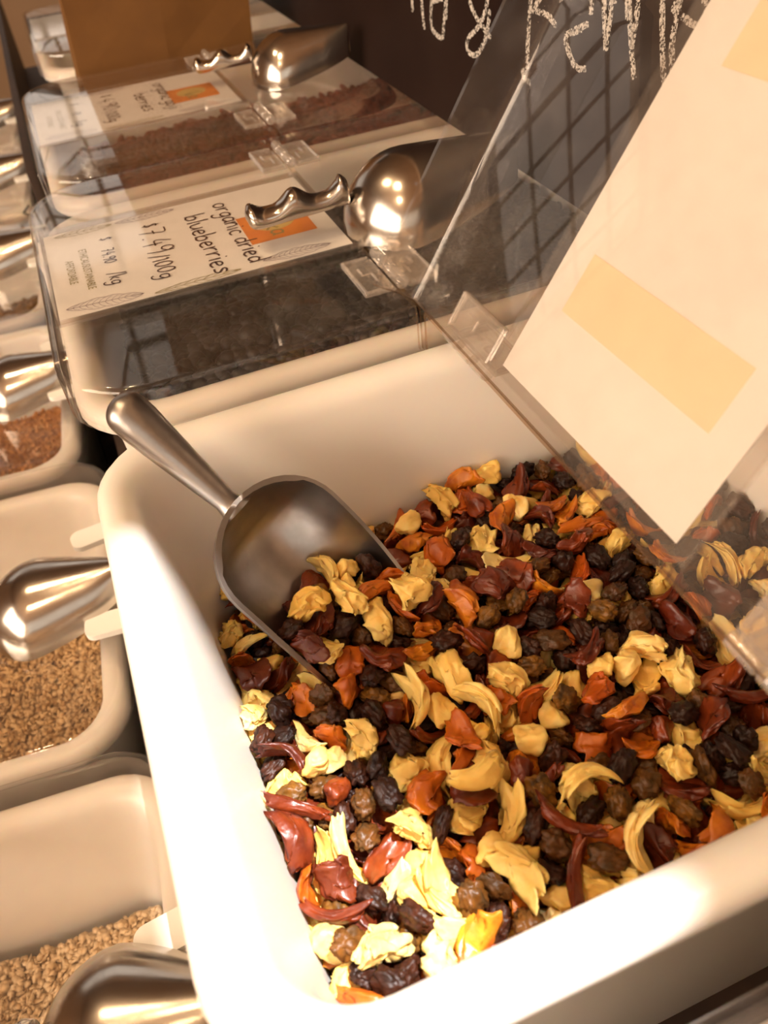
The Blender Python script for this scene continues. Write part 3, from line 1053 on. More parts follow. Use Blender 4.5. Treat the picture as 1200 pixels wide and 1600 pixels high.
for ch in CH:
    verts, faces = [], []
    for st in ch:
        rnd = random.Random(len(st) * 7 + 1)
        pts = smooth_line(st, 2)
        for off in (-0.0004, 0.0004):
            q = [(p[0] + off + rnd.uniform(-.0002, .0002), p[1] + rnd.uniform(-.0002, .0002)) for p in pts]
            ribbon_geo(verts, faces, q, 0.0027, lambda aa, bb: (-0.0004 - 0.0002 * (off > 0), aa, bb))
    me = bpy.data.meshes.new('chalk_letter')
    me.from_pydata(verts, [], faces)
    obj('chalk_letter', me, M['chalk'], board, smooth=False)

# ------------------------------------------------------------------ paper bag between the goji bin and the far bin
bag = empty('paper_bag', (0.006, 0.842, -0.2018))
tag(bag, 'brown kraft paper bag standing behind the goji bin', 'paper bag')
bm = bmesh.new()
loops = []
for k in range(15):
    z = 0.42 * k / 14
    w, d = 0.160, 0.070 - 0.02 * (k / 14)
    dent = 0.010 * (k / 14)
    row = []
    for (x, y) in ((0, 0), (w * .25, -0.001), (w * .5, -0.0015), (w * .75, -0.001), (w, 0), (w - dent, d * .5), (w, d), (w * .5, d + .001), (0, d), (dent, d * .5)):
        row.append((x + 0.0875 * z + 0.0012 * noise.noise(Vector((x * 20, y * 20, z * 20))), y + 0.003 * noise.noise(Vector((x * 16, y * 20 + 5, z * 14))), z))
    loops.append(row)
loft(bm, loops, True, True, False)
obj('bag_body', bm, M['kraft_paper'], bag, smooth=False)
bm = bmesh.new()
add_box(bm, 0.075, 0.155, -0.0022, -0.0012, 0.33, 0.335, 0)
obj('seam', bm, M['kraft_paper'], bag, smooth=False)

# black cord loop hanging from the lower lid edge
bm = bmesh.new()
tube(bm, [(-0.069 - 0.010 * math.sin(PI * k / 12), 1.045 - 0.022 * math.cos(PI * k / 12), LZ + 0.045 - 0.03 * k / 12) for k in range(13)], [0.0012] * 13, 8)
tag(obj('cord', bm, M['lamp_black']), 'thin black cord loop at the front corner of the goji bin', 'cord')

# ------------------------------------------------------------------ pendant lamps over the aisle
for k, (x, y, z) in enumerate(((-0.55, 0.75, 1.35), (-0.75, -0.35, 1.45), (0.16, 2.25, 1.02), (-0.28, 0.30, 1.20))):  # third added as a dark shape for lid reflections, fourth to brighten the fruit
    root = empty('pendant_lamp', (x, y, z))
    tag(root, ['black pendant lamp over the goji end of the stand', 'black pendant lamp behind the camera', 'wide unlit black pendant lamp towards the far window', 'added black pendant lamp lighting the open fruit bin from above'][k], 'pendant lamp', 'pendant lamps')
    bm = bmesh.new()
    prof = [(0.13, -0.02), (0.125, 0.01), (0.09, 0.07), (0.04, 0.11), (0.02, 0.13), (0.02, 0.15), (0.017, 0.15), (0.017, 0.128), (0.036, 0.106), (0.086, 0.066), (0.121, 0.008), (0.127, -0.02)]
    loft(bm, [[(r * math.cos(2 * PI * q / 28), r * math.sin(2 * PI * q / 28), zz) for q in range(28)] for r, zz in prof + prof[:1]])
    obj('shade', bm, M['lamp_black'], root)
    bm = bmesh.new()
    tube(bm, [(0, 0, 0.149), (0, 0, CEIL_Z - z)], [0.003, 0.003], 8)
    obj('cord', bm, M['lamp_black'], root)
    bm = bmesh.new()
    bmesh.ops.create_uvsphere(bm, u_segments=20, v_segments=12, radius=0.032)
    obj('bulb', bm, M['bulb_glow' if k != 2 else 'card_paper'], root, (0, 0, 0.02))
    if k == 2:
        for ch_ in root.children:
            if ch_.name.startswith('shade'):
                ch_.scale = (1.9, 1.9, 1.0)

# ------------------------------------------------------------------ dried fruit
def noise_3d(p):
    return Vector((noise.noise(p), noise.noise(p + Vector((17.3, 4.1, 9.7))), noise.noise(p + Vector((-8.9, 23.4, -13.2)))))


def fruit_mesh(kind, var):
    key = (kind, var)
    if key in CACHE:
        return CACHE[key]
    rnd = random.Random(kind * 100 + var * 7 + 5)
    sd = Vector((kind * 11.3 + var * 3.1, var * 5.7, kind * 2.9))
    bm = bmesh.new()
    if kind in (0, 1, 2):       # apple, apricot, papaya: knife-cut, torn pieces
        bmesh.ops.create_icosphere(bm, subdivisions=4, radius=1.0)
        planes = [(Vector(d), rnd.uniform(0.80, 1.0)) for d in ((1, 0, 0), (-1, 0, 0), (0, 1, 0), (0, -1, 0), (0, 0, 1), (0, 0, -1))]
        for _ in range(rnd.randint(3, 6)):
            d = Vector([rnd.gauss(0, 1) for _ in range(3)]).normalized()
            planes.append((d, rnd.uniform(0.62, 0.95)))
        planes = [((d + Vector([rnd.gauss(0, 0.14) for _ in range(3)])).normalized(), h) for d, h in planes]
        U = rnd.uniform
        if kind == 0:
            form = ('cube', 'cube', 'lump', 'lump', 'curl', 'curl', 'cube', 'lump', 'strip')[var]
        else:
            form = ('chip', 'chip', 'strip', 'cube', 'chip', 'curl', 'chip')[var]
        dims, bend, amp, fine = {'cube': ((U(.0050, .0066), U(.0044, .0056), U(.0036, .0048)), 0.12, .22, .10),
                                 'lump': ((U(.0066, .0088), U(.0052, .0066), U(.0040, .0052)), 0.35, .55, .22),
                                 'curl': ((U(.0085, .0112), U(.0046, .0060), U(.0017, .0025)), U(.5, 1.0), .40, .16),
                                 'strip': ((U(.0095, .0125), U(.0030, .0040), U(.0021, .0028)), U(.2, .5), .36, .14),
                                 'chip': ((U(.0066, .0088), U(.0052, .0070), U(.0019, .0030)), U(.15, .6), .42, .16)}[form]
        tw = 1.1 * math.sin(var * 2.3 + kind)
        for v in bm.verts:
            d = v.co.normalized()
            inv = sum(max(0.0, d.dot(nv) / h) ** 9 for nv, h in planes) ** (1 / 9)      # rounded polyhedron
            p = d / inv
            p += noise_3d(p * 1.3 + sd) * amp + noise_3d(p * 3.4 + sd * 2) * fine + noise_3d(p * 8 + sd) * fine * 0.35
            q = Vector((p.x * dims[0], p.y * dims[1], p.z * dims[2]))
            q.z += bend * dims[0] * (p.x ** 2 - 0.3) * 0.7 + 0.10 * dims[1] * math.sin(p.y * 3 + var)
            c_, s_ = math.cos(tw * p.x * 0.5), math.sin(tw * p.x * 0.5)
            v.co = (q.x, q.y * c_ - q.z * s_, q.y * s_ + q.z * c_)
    else:                       # raisins: wrinkled ovals
        bmesh.ops.create_icosphere(bm, subdivisions=4, radius=0.5)
        L = rnd.uniform(.0122, .0155)
        W = rnd.uniform(.0088, .0112)
        T = W * rnd.uniform(.62, .9)
        for v in bm.verts:
            p = v.co.copy()
            w1 = noise.noise(p * 3.2 + sd)
            w2 = 1 - abs(noise.noise(Vector((p.x * 2.0, p.y * 6, p.z * 6)) + sd)) * 2.2
            w3 = 1 - abs(noise.noise(p * 9 + sd)) * 2.0
            f = 1 + 0.30 * w1 - 0.22 * max(0, w2) ** 1.5 - 0.07 * max(0, w3)
            p *= f
            v.co = (p.x * L, p.y * W, p.z * T)
    # centre the piece
    c0 = sum((v.co for v in bm.verts), Vector()) / len(bm.verts)
    for v in bm.verts:
        v.co -= c0
    bmesh.ops.recalc_face_normals(bm, faces=bm.faces[:])
    nm = FRUIT_NAMES[kind]
    me = bpy.data.meshes.new(nm)
    bm.to_mesh(me)
    bm.free()
    me.materials.append(M[('apple_flesh', 'apricot_flesh', 'papaya_flesh', 'dark_raisin_skin', 'golden_raisin_skin')[kind]])
    me.polygons.foreach_set('use_smooth', [True] * len(me.polygons))
    CACHE[key] = me
    return me


FRUIT_NAMES = ('dried_apple_piece', 'dried_apricot_piece', 'dried_papaya_piece', 'dark_raisin', 'golden_raisin')
FRUIT_VARS = (9, 7, 7, 5, 5)
FRUIT_CATS = ('dried apple', 'dried apricot', 'dried papaya', 'raisin', 'raisin')
#FRUIT_DATA
# resting place of every piece: kind, variant, x, y, z in tenths of a millimetre, quaternion x, y, z in thousandths
SEEN = [(3, 1, 2165, 1541, -888, -901, 429, 64), (2, 5, 1355, 895, -873, 290, 175, -928), (0, 7, 1073, 794, -861, 696, -28, 86), (0, 5, 729, 802, -872, -391, 158, -215), (3, 2, 1707, 2676, -874, -951, 82, -129),
        (1, 3, 386, 2111, -653, -102, -197, 884), (0, 0, 1383, 2572, -871, 86, -607, 110), (0, 2, 1800, 1909, -875, -190, 980, -48), (4, 2, 162, 2331, -851, -698, 146, 396), (0, 4, 1482, 992, -860, -998, 27, 65),
        (1, 5, 1201, 1962, -871, 343, 99, 5), (0, 2, 1863, 2253, -874, -297, 954, -41), (3, 0, 438, 1703, -878, -121, 928, -338), (0, 4, 1580, 2584, -866, -127, -187, -469), (0, 8, 123, 2212, -894, -43, 782, -616),
        (2, 2, 989, 1319, -894, 145, -623, -748), (0, 5, 1989, 2513, -880, 793, -591, -113), (0, 3, 2156, 2592, -866, 28, -592, 806), (4, 0, 1352, 1922, -876, 113, -375, -916), (1, 4, 155, 1960, -740, 286, -144, -736),
        (2, 6, 1406, 2082, -878, -626, 779, -32), (1, 6, 1647, 788, -886, 911, 205, 24), (4, 1, 331, 1570, -870, 729, 128, 79), (1, 4, 387, 2002, -757, 385, 73, 506), (3, 2, 533, 954, -875, -32, 7, 199),
        (0, 8, 34, 892, -888, -702, -10, 36), (1, 1, 2002, 2300, -885, 58, 80, -27), (1, 5, 187, 2596, -738, 203, 103, 823), (0, 2, 2058, 864, -858, 431, -352, -112), (0, 2, 124, 1308, -852, -206, -586, 764),
        (1, 5, 7, 2545, -868, -456, 282, -601), (3, 0, 480, 1310, -869, 169, 797, -564), (2, 1, 1630, 1148, -889, -557, -825, 77), (0, 7, -44, 1628, -842, 755, -568, -324), (0, 1, 257, 1012, -824, 189, -235, -952),
        (0, 2, 671, 1059, -809, 84, -834, -368), (3, 2, 2022, 1134, -868, -427, 868, 141), (2, 5, 487, 1178, -813, -83, -407, 810), (1, 1, 551, 1740, -826, 568, 354, 35), (1, 1, 1341, 1789, -816, 238, -256, -313),
        (2, 4, 764, 2676, -864, -123, 768, 623), (0, 0, 1146, 886, -875, 385, -922, -46), (2, 4, 173, 2425, -861, -421, -305, 1), (2, 0, 195, 2547, -866, 310, -277, -428), (2, 0, 568, 1684, -854, 799, 395, -320),
        (2, 6, 1624, 1365, -780, 455, -739, -105), (2, 5, 600, 2108, -693, -239, 856, -385), (0, 3, 1135, 1727, -826, -359, -728, 10), (0, 1, 846, 2511, -867, 468, 826, 126), (4, 1, 275, 1949, -598, -520, -387, 675),
        (0, 0, 71, 2255, -862, 631, -710, -14), (0, 4, 464, 1415, -832, 395, 716, -568), (0, 4, 1063, 1078, -823, -566, -746, 255), (4, 4, 1946, 1553, -847, -706, 475, 75), (2, 4, 339, 1937, -654, 635, -612, 293),
        (2, 1, 1030, 2665, -809, -26, 428, 619), (0, 7, 1303, 1026, -818, 113, -846, 501), (1, 6, 834, 1786, -857, -227, 744, -572), (0, 2, 530, 819, -830, -278, -36, 943), (2, 6, 1805, 2468, -847, -923, -185, -334),
        (0, 2, 1748, 2183, -847, -712, 328, 455), (0, 7, 2185, 1362, -811, -888, 77, 142), (0, 6, 2071, 2006, -838, -471, 807, 344), (2, 5, 299, 1806, -716, -475, 764, 30), (0, 5, 323, 2157, -566, 580, 8, -551),
        (3, 2, 303, 2160, -863, 375, 736, -551), (1, 4, 972, 860, -867, 541, -319, -308), (2, 2, 1222, 799, -811, -821, 301, -80), (0, 4, 905, 1224, -808, 141, 448, 865), (1, 3, 2003, 1722, -823, -100, -902, 304),
        (2, 5, 1235, 1688, -814, -178, 718, 113), (1, 2, 22, 826, -851, -947, 218, 232), (0, 6, 748, 1900, -779, 847, -51, -18), (0, 8, 1608, 2693, -814, 546, 137, -384), (1, 6, 35, 1975, -878, -214, -149, -876),
        (0, 8, 116, 846, -845, 706, 646, 278), (1, 1, 2227, 2110, -841, 40, 292, 679), (2, 1, 1330, 803, -876, -46, -960, -272), (0, 4, 720, 872, -779, 424, 128, 708), (0, 5, 2229, 2332, -789, 599, 529, 443),
        (0, 4, 270, 892, -836, -551, -713, 363), (1, 0, 241, 2285, -820, -723, -638, -127), (4, 2, 1887, 2358, -837, -181, -163, -822), (0, 8, 2208, 925, -825, -815, -24, 424), (1, 1, 267, 822, -755, 872, -450, -188),
        (2, 5, 1911, 1326, -817, 576, 773, -147), (1, 0, 873, 800, -828, -318, -890, -195), (0, 5, 2006, 794, -806, -391, -158, -486), (2, 5, 787, 1290, -804, 113, 180, -708), (2, 6, 821, 2002, -747, 253, 855, 28),
        (2, 6, 18, 1335, -795, 859, 456, 183), (0, 3, 1834, 1199, -789, -520, -444, 168), (0, 6, 1743, 812, -861, -442, -744, 412), (1, 6, 2013, 2321, -812, 65, -9, -998), (0, 1, 1815, 2125, -845, -279, -444, 45),
        (1, 1, 1807, 2281, -794, 905, -67, 348), (4, 4, 1123, 964, -823, 888, 215, 169), (2, 5, 2047, 1317, -772, 7, 949, 307), (2, 6, 342, 2272, -508, 358, -848, -387), (2, 1, 792, 2047, -709, 148, 927, -199),
        (2, 0, 1880, 1904, -814, 767, 542, -344), (0, 2, 89, 2531, -827, -500, -665, 506), (3, 0, 1342, 1150, -817, 75, -204, -488), (0, 4, 1751, 1246, -810, -21, 85, 397), (1, 6, 2154, 2282, -801, -565, 676, 246),
        (1, 5, 1758, 1905, -791, -661, -595, 242), (2, 4, 1396, 991, -774, 190, -163, 956), (0, 4, 1243, 2038, -792, -447, -625, 632), (1, 5, 472, 930, -809, 59, 236, 843), (1, 5, 2215, 1465, -838, 34, -277, -137),
        (1, 1, 357, 1342, -870, -148, -453, -861), (0, 3, 470, 2203, -559, -221, 180, 949), (3, 0, 619, 2005, -721, -284, 905, -167), (0, 7, 340, 1356, -735, 202, -457, -254), (0, 4, 2177, 1592, -806, -33, -963, 202),
        (2, 1, 1167, 1204, -828, -79, -965, -129), (2, 0, 1943, 2457, -780, 863, -48, 312), (1, 5, 182, 855, -814, 532, 742, 375), (1, 1, 394, 1824, -676, -728, -585, -58), (0, 6, 1804, 1385, -829, -304, 654, 453),
        (1, 6, 579, 1671, -759, -517, 82, 144), (2, 2, 1270, 914, -823, 30, -94, -965), (3, 0, 61, 2343, -878, -948, -4, 47), (4, 0, 1087, 1873, -780, -241, 83, -367), (0, 3, 2176, 1982, -777, 722, -218, -448),
        (0, 5, 382, 944, -753, -289, 862, -186), (2, 6, 1786, 1663, -784, 213, 47, -270), (2, 3, 1820, 1997, -821, -771, -413, -336), (1, 2, 561, 2151, -639, 52, -151, -592), (2, 1, 135, 1980, -857, -271, -423, 297),
        (2, 0, 908, 1367, -788, 231, -159, 858), (1, 2, 1348, 1421, -851, 194, 387, 894), (1, 3, 119, 1692, -804, -959, 14, 224), (1, 4, 630, 789, -829, 181, -384, -77), (1, 3, 1240, 2130, -791, 382, 447, -808),
        (0, 7, 1296, 2637, -805, -647, -677, -326), (0, 5, 232, 1774, -829, 646, 542, -26), (0, 8, 667, 1935, -727, -91, 884, 457), (3, 1, 807, 2420, -834, -694, -710, -108), (0, 5, -33, 1188, -802, -122, 65, -829),
        (2, 1, 220, 2176, -492, -702, 331, -581), (1, 6, 2137, 826, -784, -217, -75, 780), (2, 3, -42, 1364, -749, 145, 279, -282), (2, 1, 1156, 2667, -807, 320, -109, -925), (4, 4, 57, 822, -798, 212, 151, -1),
        (3, 1, 161, 1027, -822, 361, -57, 898), (0, 2, 592, 1395, -808, 345, -393, -420), (2, 6, 1741, 2075, -827, -632, -98, -340), (0, 5, 1481, 1068, -747, 18, 364, 246), (2, 0, 1626, 1048, -810, 666, -328, -556),
        (1, 5, 1169, 1608, -789, 361, 77, 340), (2, 1, 1083, 2706, -759, -222, 713, 624), (2, 5, 1992, 890, -773, -134, 673, -722), (2, 5, 1327, 1574, -805, -62, 309, -167), (2, 5, 397, 2683, -784, -128, 877, 41),
        (2, 2, 1896, 924, -812, 101, 334, 548), (0, 4, 1499, 2503, -749, -226, -540, -696), (1, 6, 2237, 1850, -796, 608, 210, 703), (1, 6, 1030, 1687, -790, 559, 792, -51), (2, 6, 6, 1512, -753, 458, -852, 132),
        (2, 0, 1967, 2130, -860, 22, 237, 863), (2, 1, 549, 1287, -780, -805, 461, 354), (1, 5, 1268, 1768, -796, 429, 598, 654), (2, 3, 558, 1589, -844, 82, -149, 788), (0, 5, 1766, 2561, -808, 431, 760, 25),
        (0, 0, 849, 901, -785, 528, 632, -161), (2, 0, 949, 2537, -856, 204, -474, -794), (4, 1, 2235, 1245, -775, 251, 510, 629), (2, 0, 2191, 1117, -833, 62, 396, -699), (2, 2, 947, 857, -811, 328, 341, 714),
        (1, 1, 2162, 2548, -726, -626, 9, 329), (2, 4, 336, 1638, -810, -621, 582, -515), (2, 6, 1443, 813, -836, 784, -127, 395), (0, 3, 1066, 2335, -795, -141, 48, -845), (0, 8, 1142, 1066, -818, -643, 705, 269),
        (0, 1, -48, 1828, -860, 175, -160, -518), (4, 3, -3, 975, -852, 404, 88, -188), (1, 2, 917, 1108, -802, -283, -2, 343), (2, 1, 1007, 2008, -817, -905, 192, -53), (3, 0, 410, 1121, -840, -686, -686, 1),
        (2, 5, 788, 1581, -792, -709, -446, -268), (4, 0, 2090, 2138, -830, 30, 453, 389), (0, 7, -23, 2178, -871, 477, 567, 506), (3, 1, 486, 2300, -512, -102, -457, 883), (2, 1, 1596, 856, -840, 482, -265, 306),
        (2, 4, 1821, 826, -787, 362, -282, -693), (0, 4, 1666, 2629, -792, -137, 372, -586), (2, 1, 177, 2394, -760, -754, -196, 179), (1, 3, 1005, 1312, -831, 243, -474, -427), (0, 6, 679, 1304, -799, -164, -242, 885),
        (1, 6, 621, 1092, -753, -710, -138, 109), (0, 4, 1950, 1229, -731, 403, -191, 641), (2, 1, 2054, 1027, -743, -67, -16, 763), (0, 8, 2062, 2530, -787, -278, 367, -883), (3, 4, 2234, 1098, -756, -425, -703, -42),
        (2, 4, 1922, 1843, -733, 732, 657, 127), (0, 7, 273, 1658, -735, 261, -391, -775), (0, 2, 928, 1911, -710, -149, 87, -981), (0, 7, 2072, 844, -702, -304, -805, 362), (3, 4, -22, 1758, -824, 963, 160, -102),
        (3, 2, 1659, 938, -800, -361, -752, -473), (2, 3, 60, 1610, -786, 302, -622, 672), (2, 3, 2067, 1962, -758, 599, 673, 269), (3, 2, 1887, 2152, -791, 859, -348, 140), (1, 4, 1222, 952, -775, 146, 599, -774),
        (1, 0, 1451, 1148, -786, -600, -73, 386), (2, 4, 2191, 990, -747, 75, 71, -988), (1, 4, 741, 2399, -797, 611, -452, -628), (2, 5, 919, 1299, -738, -315, -425, 823), (0, 8, 1694, 1835, -790, -353, -665, 492),
        (0, 3, 606, 1845, -687, 722, 441, -510), (0, 4, 1393, 893, -729, -501, 151, 100), (1, 3, 1085, 1147, -754, -810, -356, 50), (0, 2, 1347, 802, -759, -99, 602, -687), (2, 0, 419, 1679, -777, -870, 126, 444),
        (0, 6, 1721, 1111, -756, -46, 858, 252), (0, 8, 617, 1956, -663, 168, 888, -425), (1, 3, 2170, 815, -699, -44, -547, 285), (2, 1, 278, 1503, -756, 778, 554, -291), (0, 2, 1582, 1024, -698, 296, 937, 3),
        (3, 1, 1037, 1257, -761, -271, 368, 131), (2, 0, 731, 1120, -724, -39, -996, -64), (4, 2, 1648, 1632, -799, 127, 30, -863), (2, 1, 211, 1383, -814, -94, -24, -81), (2, 5, 938, 2206, -725, -486, 405, -414),
        (1, 6, 473, 1998, -646, 893, 139, -176), (0, 7, 1639, 2122, -772, 942, 113, 199), (1, 3, 1839, 1183, -687, 293, 333, 802), (1, 5, 1354, 2119, -793, 518, -810, -274), (2, 1, 2205, 1632, -734, 821, 337, 18),
        (3, 0, 433, 2110, -546, -119, -202, 961), (0, 0, 1883, 1584, -775, 33, 723, 418), (1, 6, 2105, 2379, -707, 790, 406, 318), (0, 1, 1611, 2023, -803, -430, -120, 345), (3, 0, 434, 840, -823, -586, 600, -208),
        (3, 3, 468, 1628, -760, 1, -545, -794), (4, 2, 622, 2203, -626, 558, 81, -235), (2, 0, 1241, 1552, -706, 192, -7, -626), (1, 5, 81, 1054, -829, 147, 172, 594), (1, 6, 1875, 925, -751, 216, 956, -54),
        (0, 6, 611, 814, -741, 440, 672, 101), (1, 0, 720, 2025, -680, 296, -156, -797), (4, 4, 2022, 2415, -785, -614, -382, -604), (0, 8, 1878, 1360, -773, -177, 407, -846), (0, 7, -41, 2463, -802, 208, -525, -514),
        (3, 3, 1494, 1535, -755, -96, -874, 420), (2, 0, 2019, 1569, -773, -494, 544, 247), (3, 4, 1024, 1957, -760, 15, 33, -986), (0, 1, 630, 1593, -801, 171, 5, 724), (1, 0, -64, 1238, -734, -519, 539, -559),
        (2, 2, 1190, 2323, -793, -660, -25, 304), (2, 3, 609, 1237, -766, 429, -22, 829), (2, 1, 1972, 2367, -765, -15, 769, -636), (2, 1, 1240, 877, -762, -33, -972, -142), (1, 4, 1242, 1873, -729, 97, -74, 5),
        (3, 2, 2180, 2632, -687, -831, 404, -365), (1, 2, 336, 1141, -801, -274, -509, 703), (4, 0, 1127, 2229, -784, 643, -99, 267), (0, 0, 587, 1767, -745, 678, -558, -370), (1, 6, 93, 2002, -815, -431, -313, -84),
        (0, 5, 721, 1197, -763, 153, -31, 25), (0, 5, 849, 2265, -814, 733, -127, 657), (2, 6, 2027, 1790, -759, 146, 231, 717), (3, 3, 2234, 2032, -696, -536, -659, -302), (4, 2, 66, 2639, -860, -232, 428, 771),
        (1, 0, 102, 1440, -795, -56, -72, -942), (0, 1, 927, 2263, -808, -151, -299, 924), (4, 0, 2066, 1214, -806, 886, -333, -139), (2, 4, 677, 968, -751, 903, 351, 23), (3, 2, 1161, 1658, -703, 177, -381, -556),
        (0, 6, 2060, 2273, -750, -236, -168, 579), (4, 2, 1432, 2433, -812, -476, -812, -303), (4, 2, 1977, 2199, -805, 89, -108, 918), (4, 3, 653, 2464, -858, -268, 939, -189), (4, 3, 1700, 1511, -833, -696, 318, -70),
        (1, 6, 257, 2089, -563, 298, 206, -62), (0, 6, 470, 1462, -747, -421, -378, -796), (0, 0, 471, 1085, -803, 641, 635, -110), (0, 7, 1329, 1834, -736, 480, -637, -316), (0, 5, 1095, 851, -778, 837, -455, 172),
        (4, 1, 1572, 1615, -764, 919, 355, 152), (3, 4, 2114, 1482, -823, 61, 84, -816), (4, 0, 898, 2450, -783, 982, 88, 164), (0, 6, 1625, 1738, -805, 779, 503, -139), (4, 1, 1774, 2311, -729, 63, -87, -287),
        (4, 3, 1424, 1452, -794, 499, 241, -771), (1, 5, 2093, 1078, -802, -277, -92, 956), (2, 3, 423, 1329, -811, -23, -427, 390), (0, 6, 1540, 2637, -759, 393, 608, 686), (0, 8, 746, 1868, -709, -636, 65, 57),
        (2, 4, 930, 1504, -770, 353, -773, 124), (4, 1, 707, 2603, -827, -284, 928, -105), (4, 1, 1065, 2533, -799, 491, -847, -54), (3, 4, 1951, 991, -760, 657, 573, 392), (0, 5, 410, 2295, -442, 392, -427, -503),
        (4, 2, 1009, 2600, -755, 149, 890, 407), (3, 4, 1443, 2394, -755, 219, -974, 45), (0, 6, 2098, 2610, -744, 481, -459, 744), (0, 4, 1869, 2045, -777, -123, 172, 31), (4, 1, 1022, 921, -877, -38, 427, -896),
        (2, 1, 697, 1500, -805, 386, -900, 194), (3, 4, 552, 1536, -781, 625, -532, -483), (2, 3, 2183, 1850, -730, -483, -400, -11), (0, 4, 285, 930, -707, -884, 343, -166), (1, 0, 1538, 891, -777, 212, -143, -703),
        (3, 4, 2209, 2093, -750, 244, -96, 24), (2, 5, 1145, 2588, -758, -676, 389, -161), (3, 4, 1017, 1795, -766, -671, 673, -308), (0, 2, -23, 1611, -731, 336, 284, -881), (0, 6, 1731, 882, -791, 283, -623, -719),
        (1, 5, 752, 1702, -760, -987, 149, -58), (2, 2, 86, 914, -783, 175, 337, 304), (4, 3, 1265, 2589, -728, 232, -270, -93), (0, 1, 902, 2700, -768, 679, -245, 124), (2, 4, 1739, 2634, -701, 850, -288, -405),
        (1, 3, 1689, 1332, -741, 283, 38, -514), (3, 4, 177, 1584, -782, 714, -2, 45), (3, 1, 853, 1160, -771, -882, 353, -209), (0, 3, 1392, 1194, -748, -564, 427, -703), (4, 1, -37, 1430, -701, 31, 158, -986),
        (2, 0, 362, 797, -765, 301, -326, 878), (0, 2, 2236, 1325, -700, 607, 530, 387), (1, 3, 330, 2026, -659, 184, 278, 516), (1, 2, 651, 1862, -600, -169, -144, -960), (4, 1, 703, 1572, -758, 18, -15, -691),
        (3, 2, 365, 1565, -719, 85, -756, 614), (4, 2, 1136, 1727, -652, -951, 297, -79), (0, 8, 1805, 996, -760, -77, -117, -745), (1, 2, 552, 2588, -729, 341, 165, 151), (2, 1, 1059, 1829, -696, -44, 203, 881),
        (4, 2, 1539, 2200, -724, 539, -405, 246), (3, 3, 189, 1042, -754, -62, 55, -855), (4, 4, 611, 2561, -833, -30, -59, 775), (1, 0, 41, 1702, -763, -165, 115, 875), (0, 2, 786, 1050, -693, 213, -904, -356),
        (4, 3, 777, 1942, -667, -303, 645, 702), (1, 2, 818, 2614, -773, 13, 384, -922), (2, 4, 2183, 2307, -711, 75, -5, -50), (3, 2, 2115, 1152, -737, 296, -806, 416), (0, 0, 1666, 2422, -780, -26, -319, 216),
        (4, 3, 299, 1431, -702, 218, -924, 235), (2, 6, 218, 1152, -806, 126, 66, -299), (1, 2, 1411, 1628, -762, 421, 390, 536), (4, 4, 967, 1352, -703, 709, 366, -598), (2, 6, 2139, 1482, -742, -757, -576, 129),
        (0, 4, 897, 1002, -723, -170, 978, 122), (4, 3, 1308, 1266, -776, -624, 579, -131), (2, 0, 1555, 2466, -701, 546, -27, 625), (2, 6, 878, 2547, -765, 787, 81, 284), (3, 2, 1796, 2671, -784, 265, 72, 862),
        (4, 1, 1417, 1932, -739, -245, 67, 428), (2, 2, 777, 1223, -682, -179, 178, 966), (3, 1, 2022, 2687, -694, 925, -77, 371), (2, 6, 2102, 1670, -711, -876, 375, -299), (4, 0, 924, 1825, -667, -836, 338, 417),
        (3, 2, 2216, 2197, -771, -456, -13, 499), (4, 3, 638, 2039, -639, 77, -86, 949), (0, 8, 1522, 949, -699, 375, -45, 921), (2, 4, 2106, 1891, -716, 900, 345, -81), (1, 5, 819, 1858, -651, 259, -79, -512),
        (0, 6, 1982, 2000, -735, -37, 163, 149), (4, 4, 419, 2203, -501, -25, -231, 210), (0, 1, 853, 2367, -775, -325, 512, -93), (0, 3, 526, 1227, -684, -165, -138, -906), (0, 7, 788, 852, -676, 244, 630, 439),
        (2, 4, 1656, 2252, -723, 544, -781, -294), (0, 3, 917, 1164, -686, -746, -615, 238), (2, 5, 756, 2538, -786, 310, -156, 511), (4, 0, 2222, 1923, -701, 64, -883, 191), (2, 0, 1646, 1142, -713, 631, 549, 394),
        (2, 3, 1305, 1232, -697, 283, -198, 935), (4, 0, 1217, 2047, -709, 359, -118, 93), (2, 5, 1768, 1560, -746, -16, -94, 763), (3, 4, 1544, 2700, -675, 34, -797, -592), (3, 0, 1274, 1162, -735, 339, -913, 178),
        (4, 0, 2099, 1248, -734, 246, 198, -139), (4, 2, 165, 2529, -786, 344, 399, 682), (3, 2, 508, 2041, -593, 979, -194, 0), (3, 0, 1792, 1806, -766, -369, -77, -451), (0, 2, 1867, 1958, -739, 719, 0, 31),
        (3, 2, 368, 1256, -769, -772, -8, 112), (1, 6, 1365, 2464, -752, 884, -8, 376), (0, 6, 453, 1737, -693, 248, -554, -787), (0, 5, 1794, 2176, -745, -75, -277, -944), (0, 8, 2170, 1062, -704, 77, 214, -927),
        (0, 2, 248, 822, -671, 54, 175, -463), (2, 6, 980, 2672, -689, -481, 801, -346), (2, 3, 1046, 1324, -740, 30, -401, -908), (3, 2, 1671, 1983, -760, -276, 424, -668), (4, 3, 1181, 2687, -710, 262, -214, 696),
        (2, 6, 1037, 886, -702, 470, -322, -471), (2, 5, 149, 1307, -762, -224, 211, -220), (0, 1, 1942, 2468, -701, 154, -848, -263), (4, 0, 334, 2017, -572, 990, 123, -29), (1, 5, 636, 2197, -532, 650, -42, 96),
        (2, 6, 2199, 1412, -705, -313, -550, -610), (1, 5, 1031, 1099, -721, 146, 892, 342), (0, 8, 179, 2161, -852, 159, 339, -911), (1, 6, 2026, 1163, -736, -598, 483, -498), (3, 4, 1685, 1267, -687, -54, -289, 308),
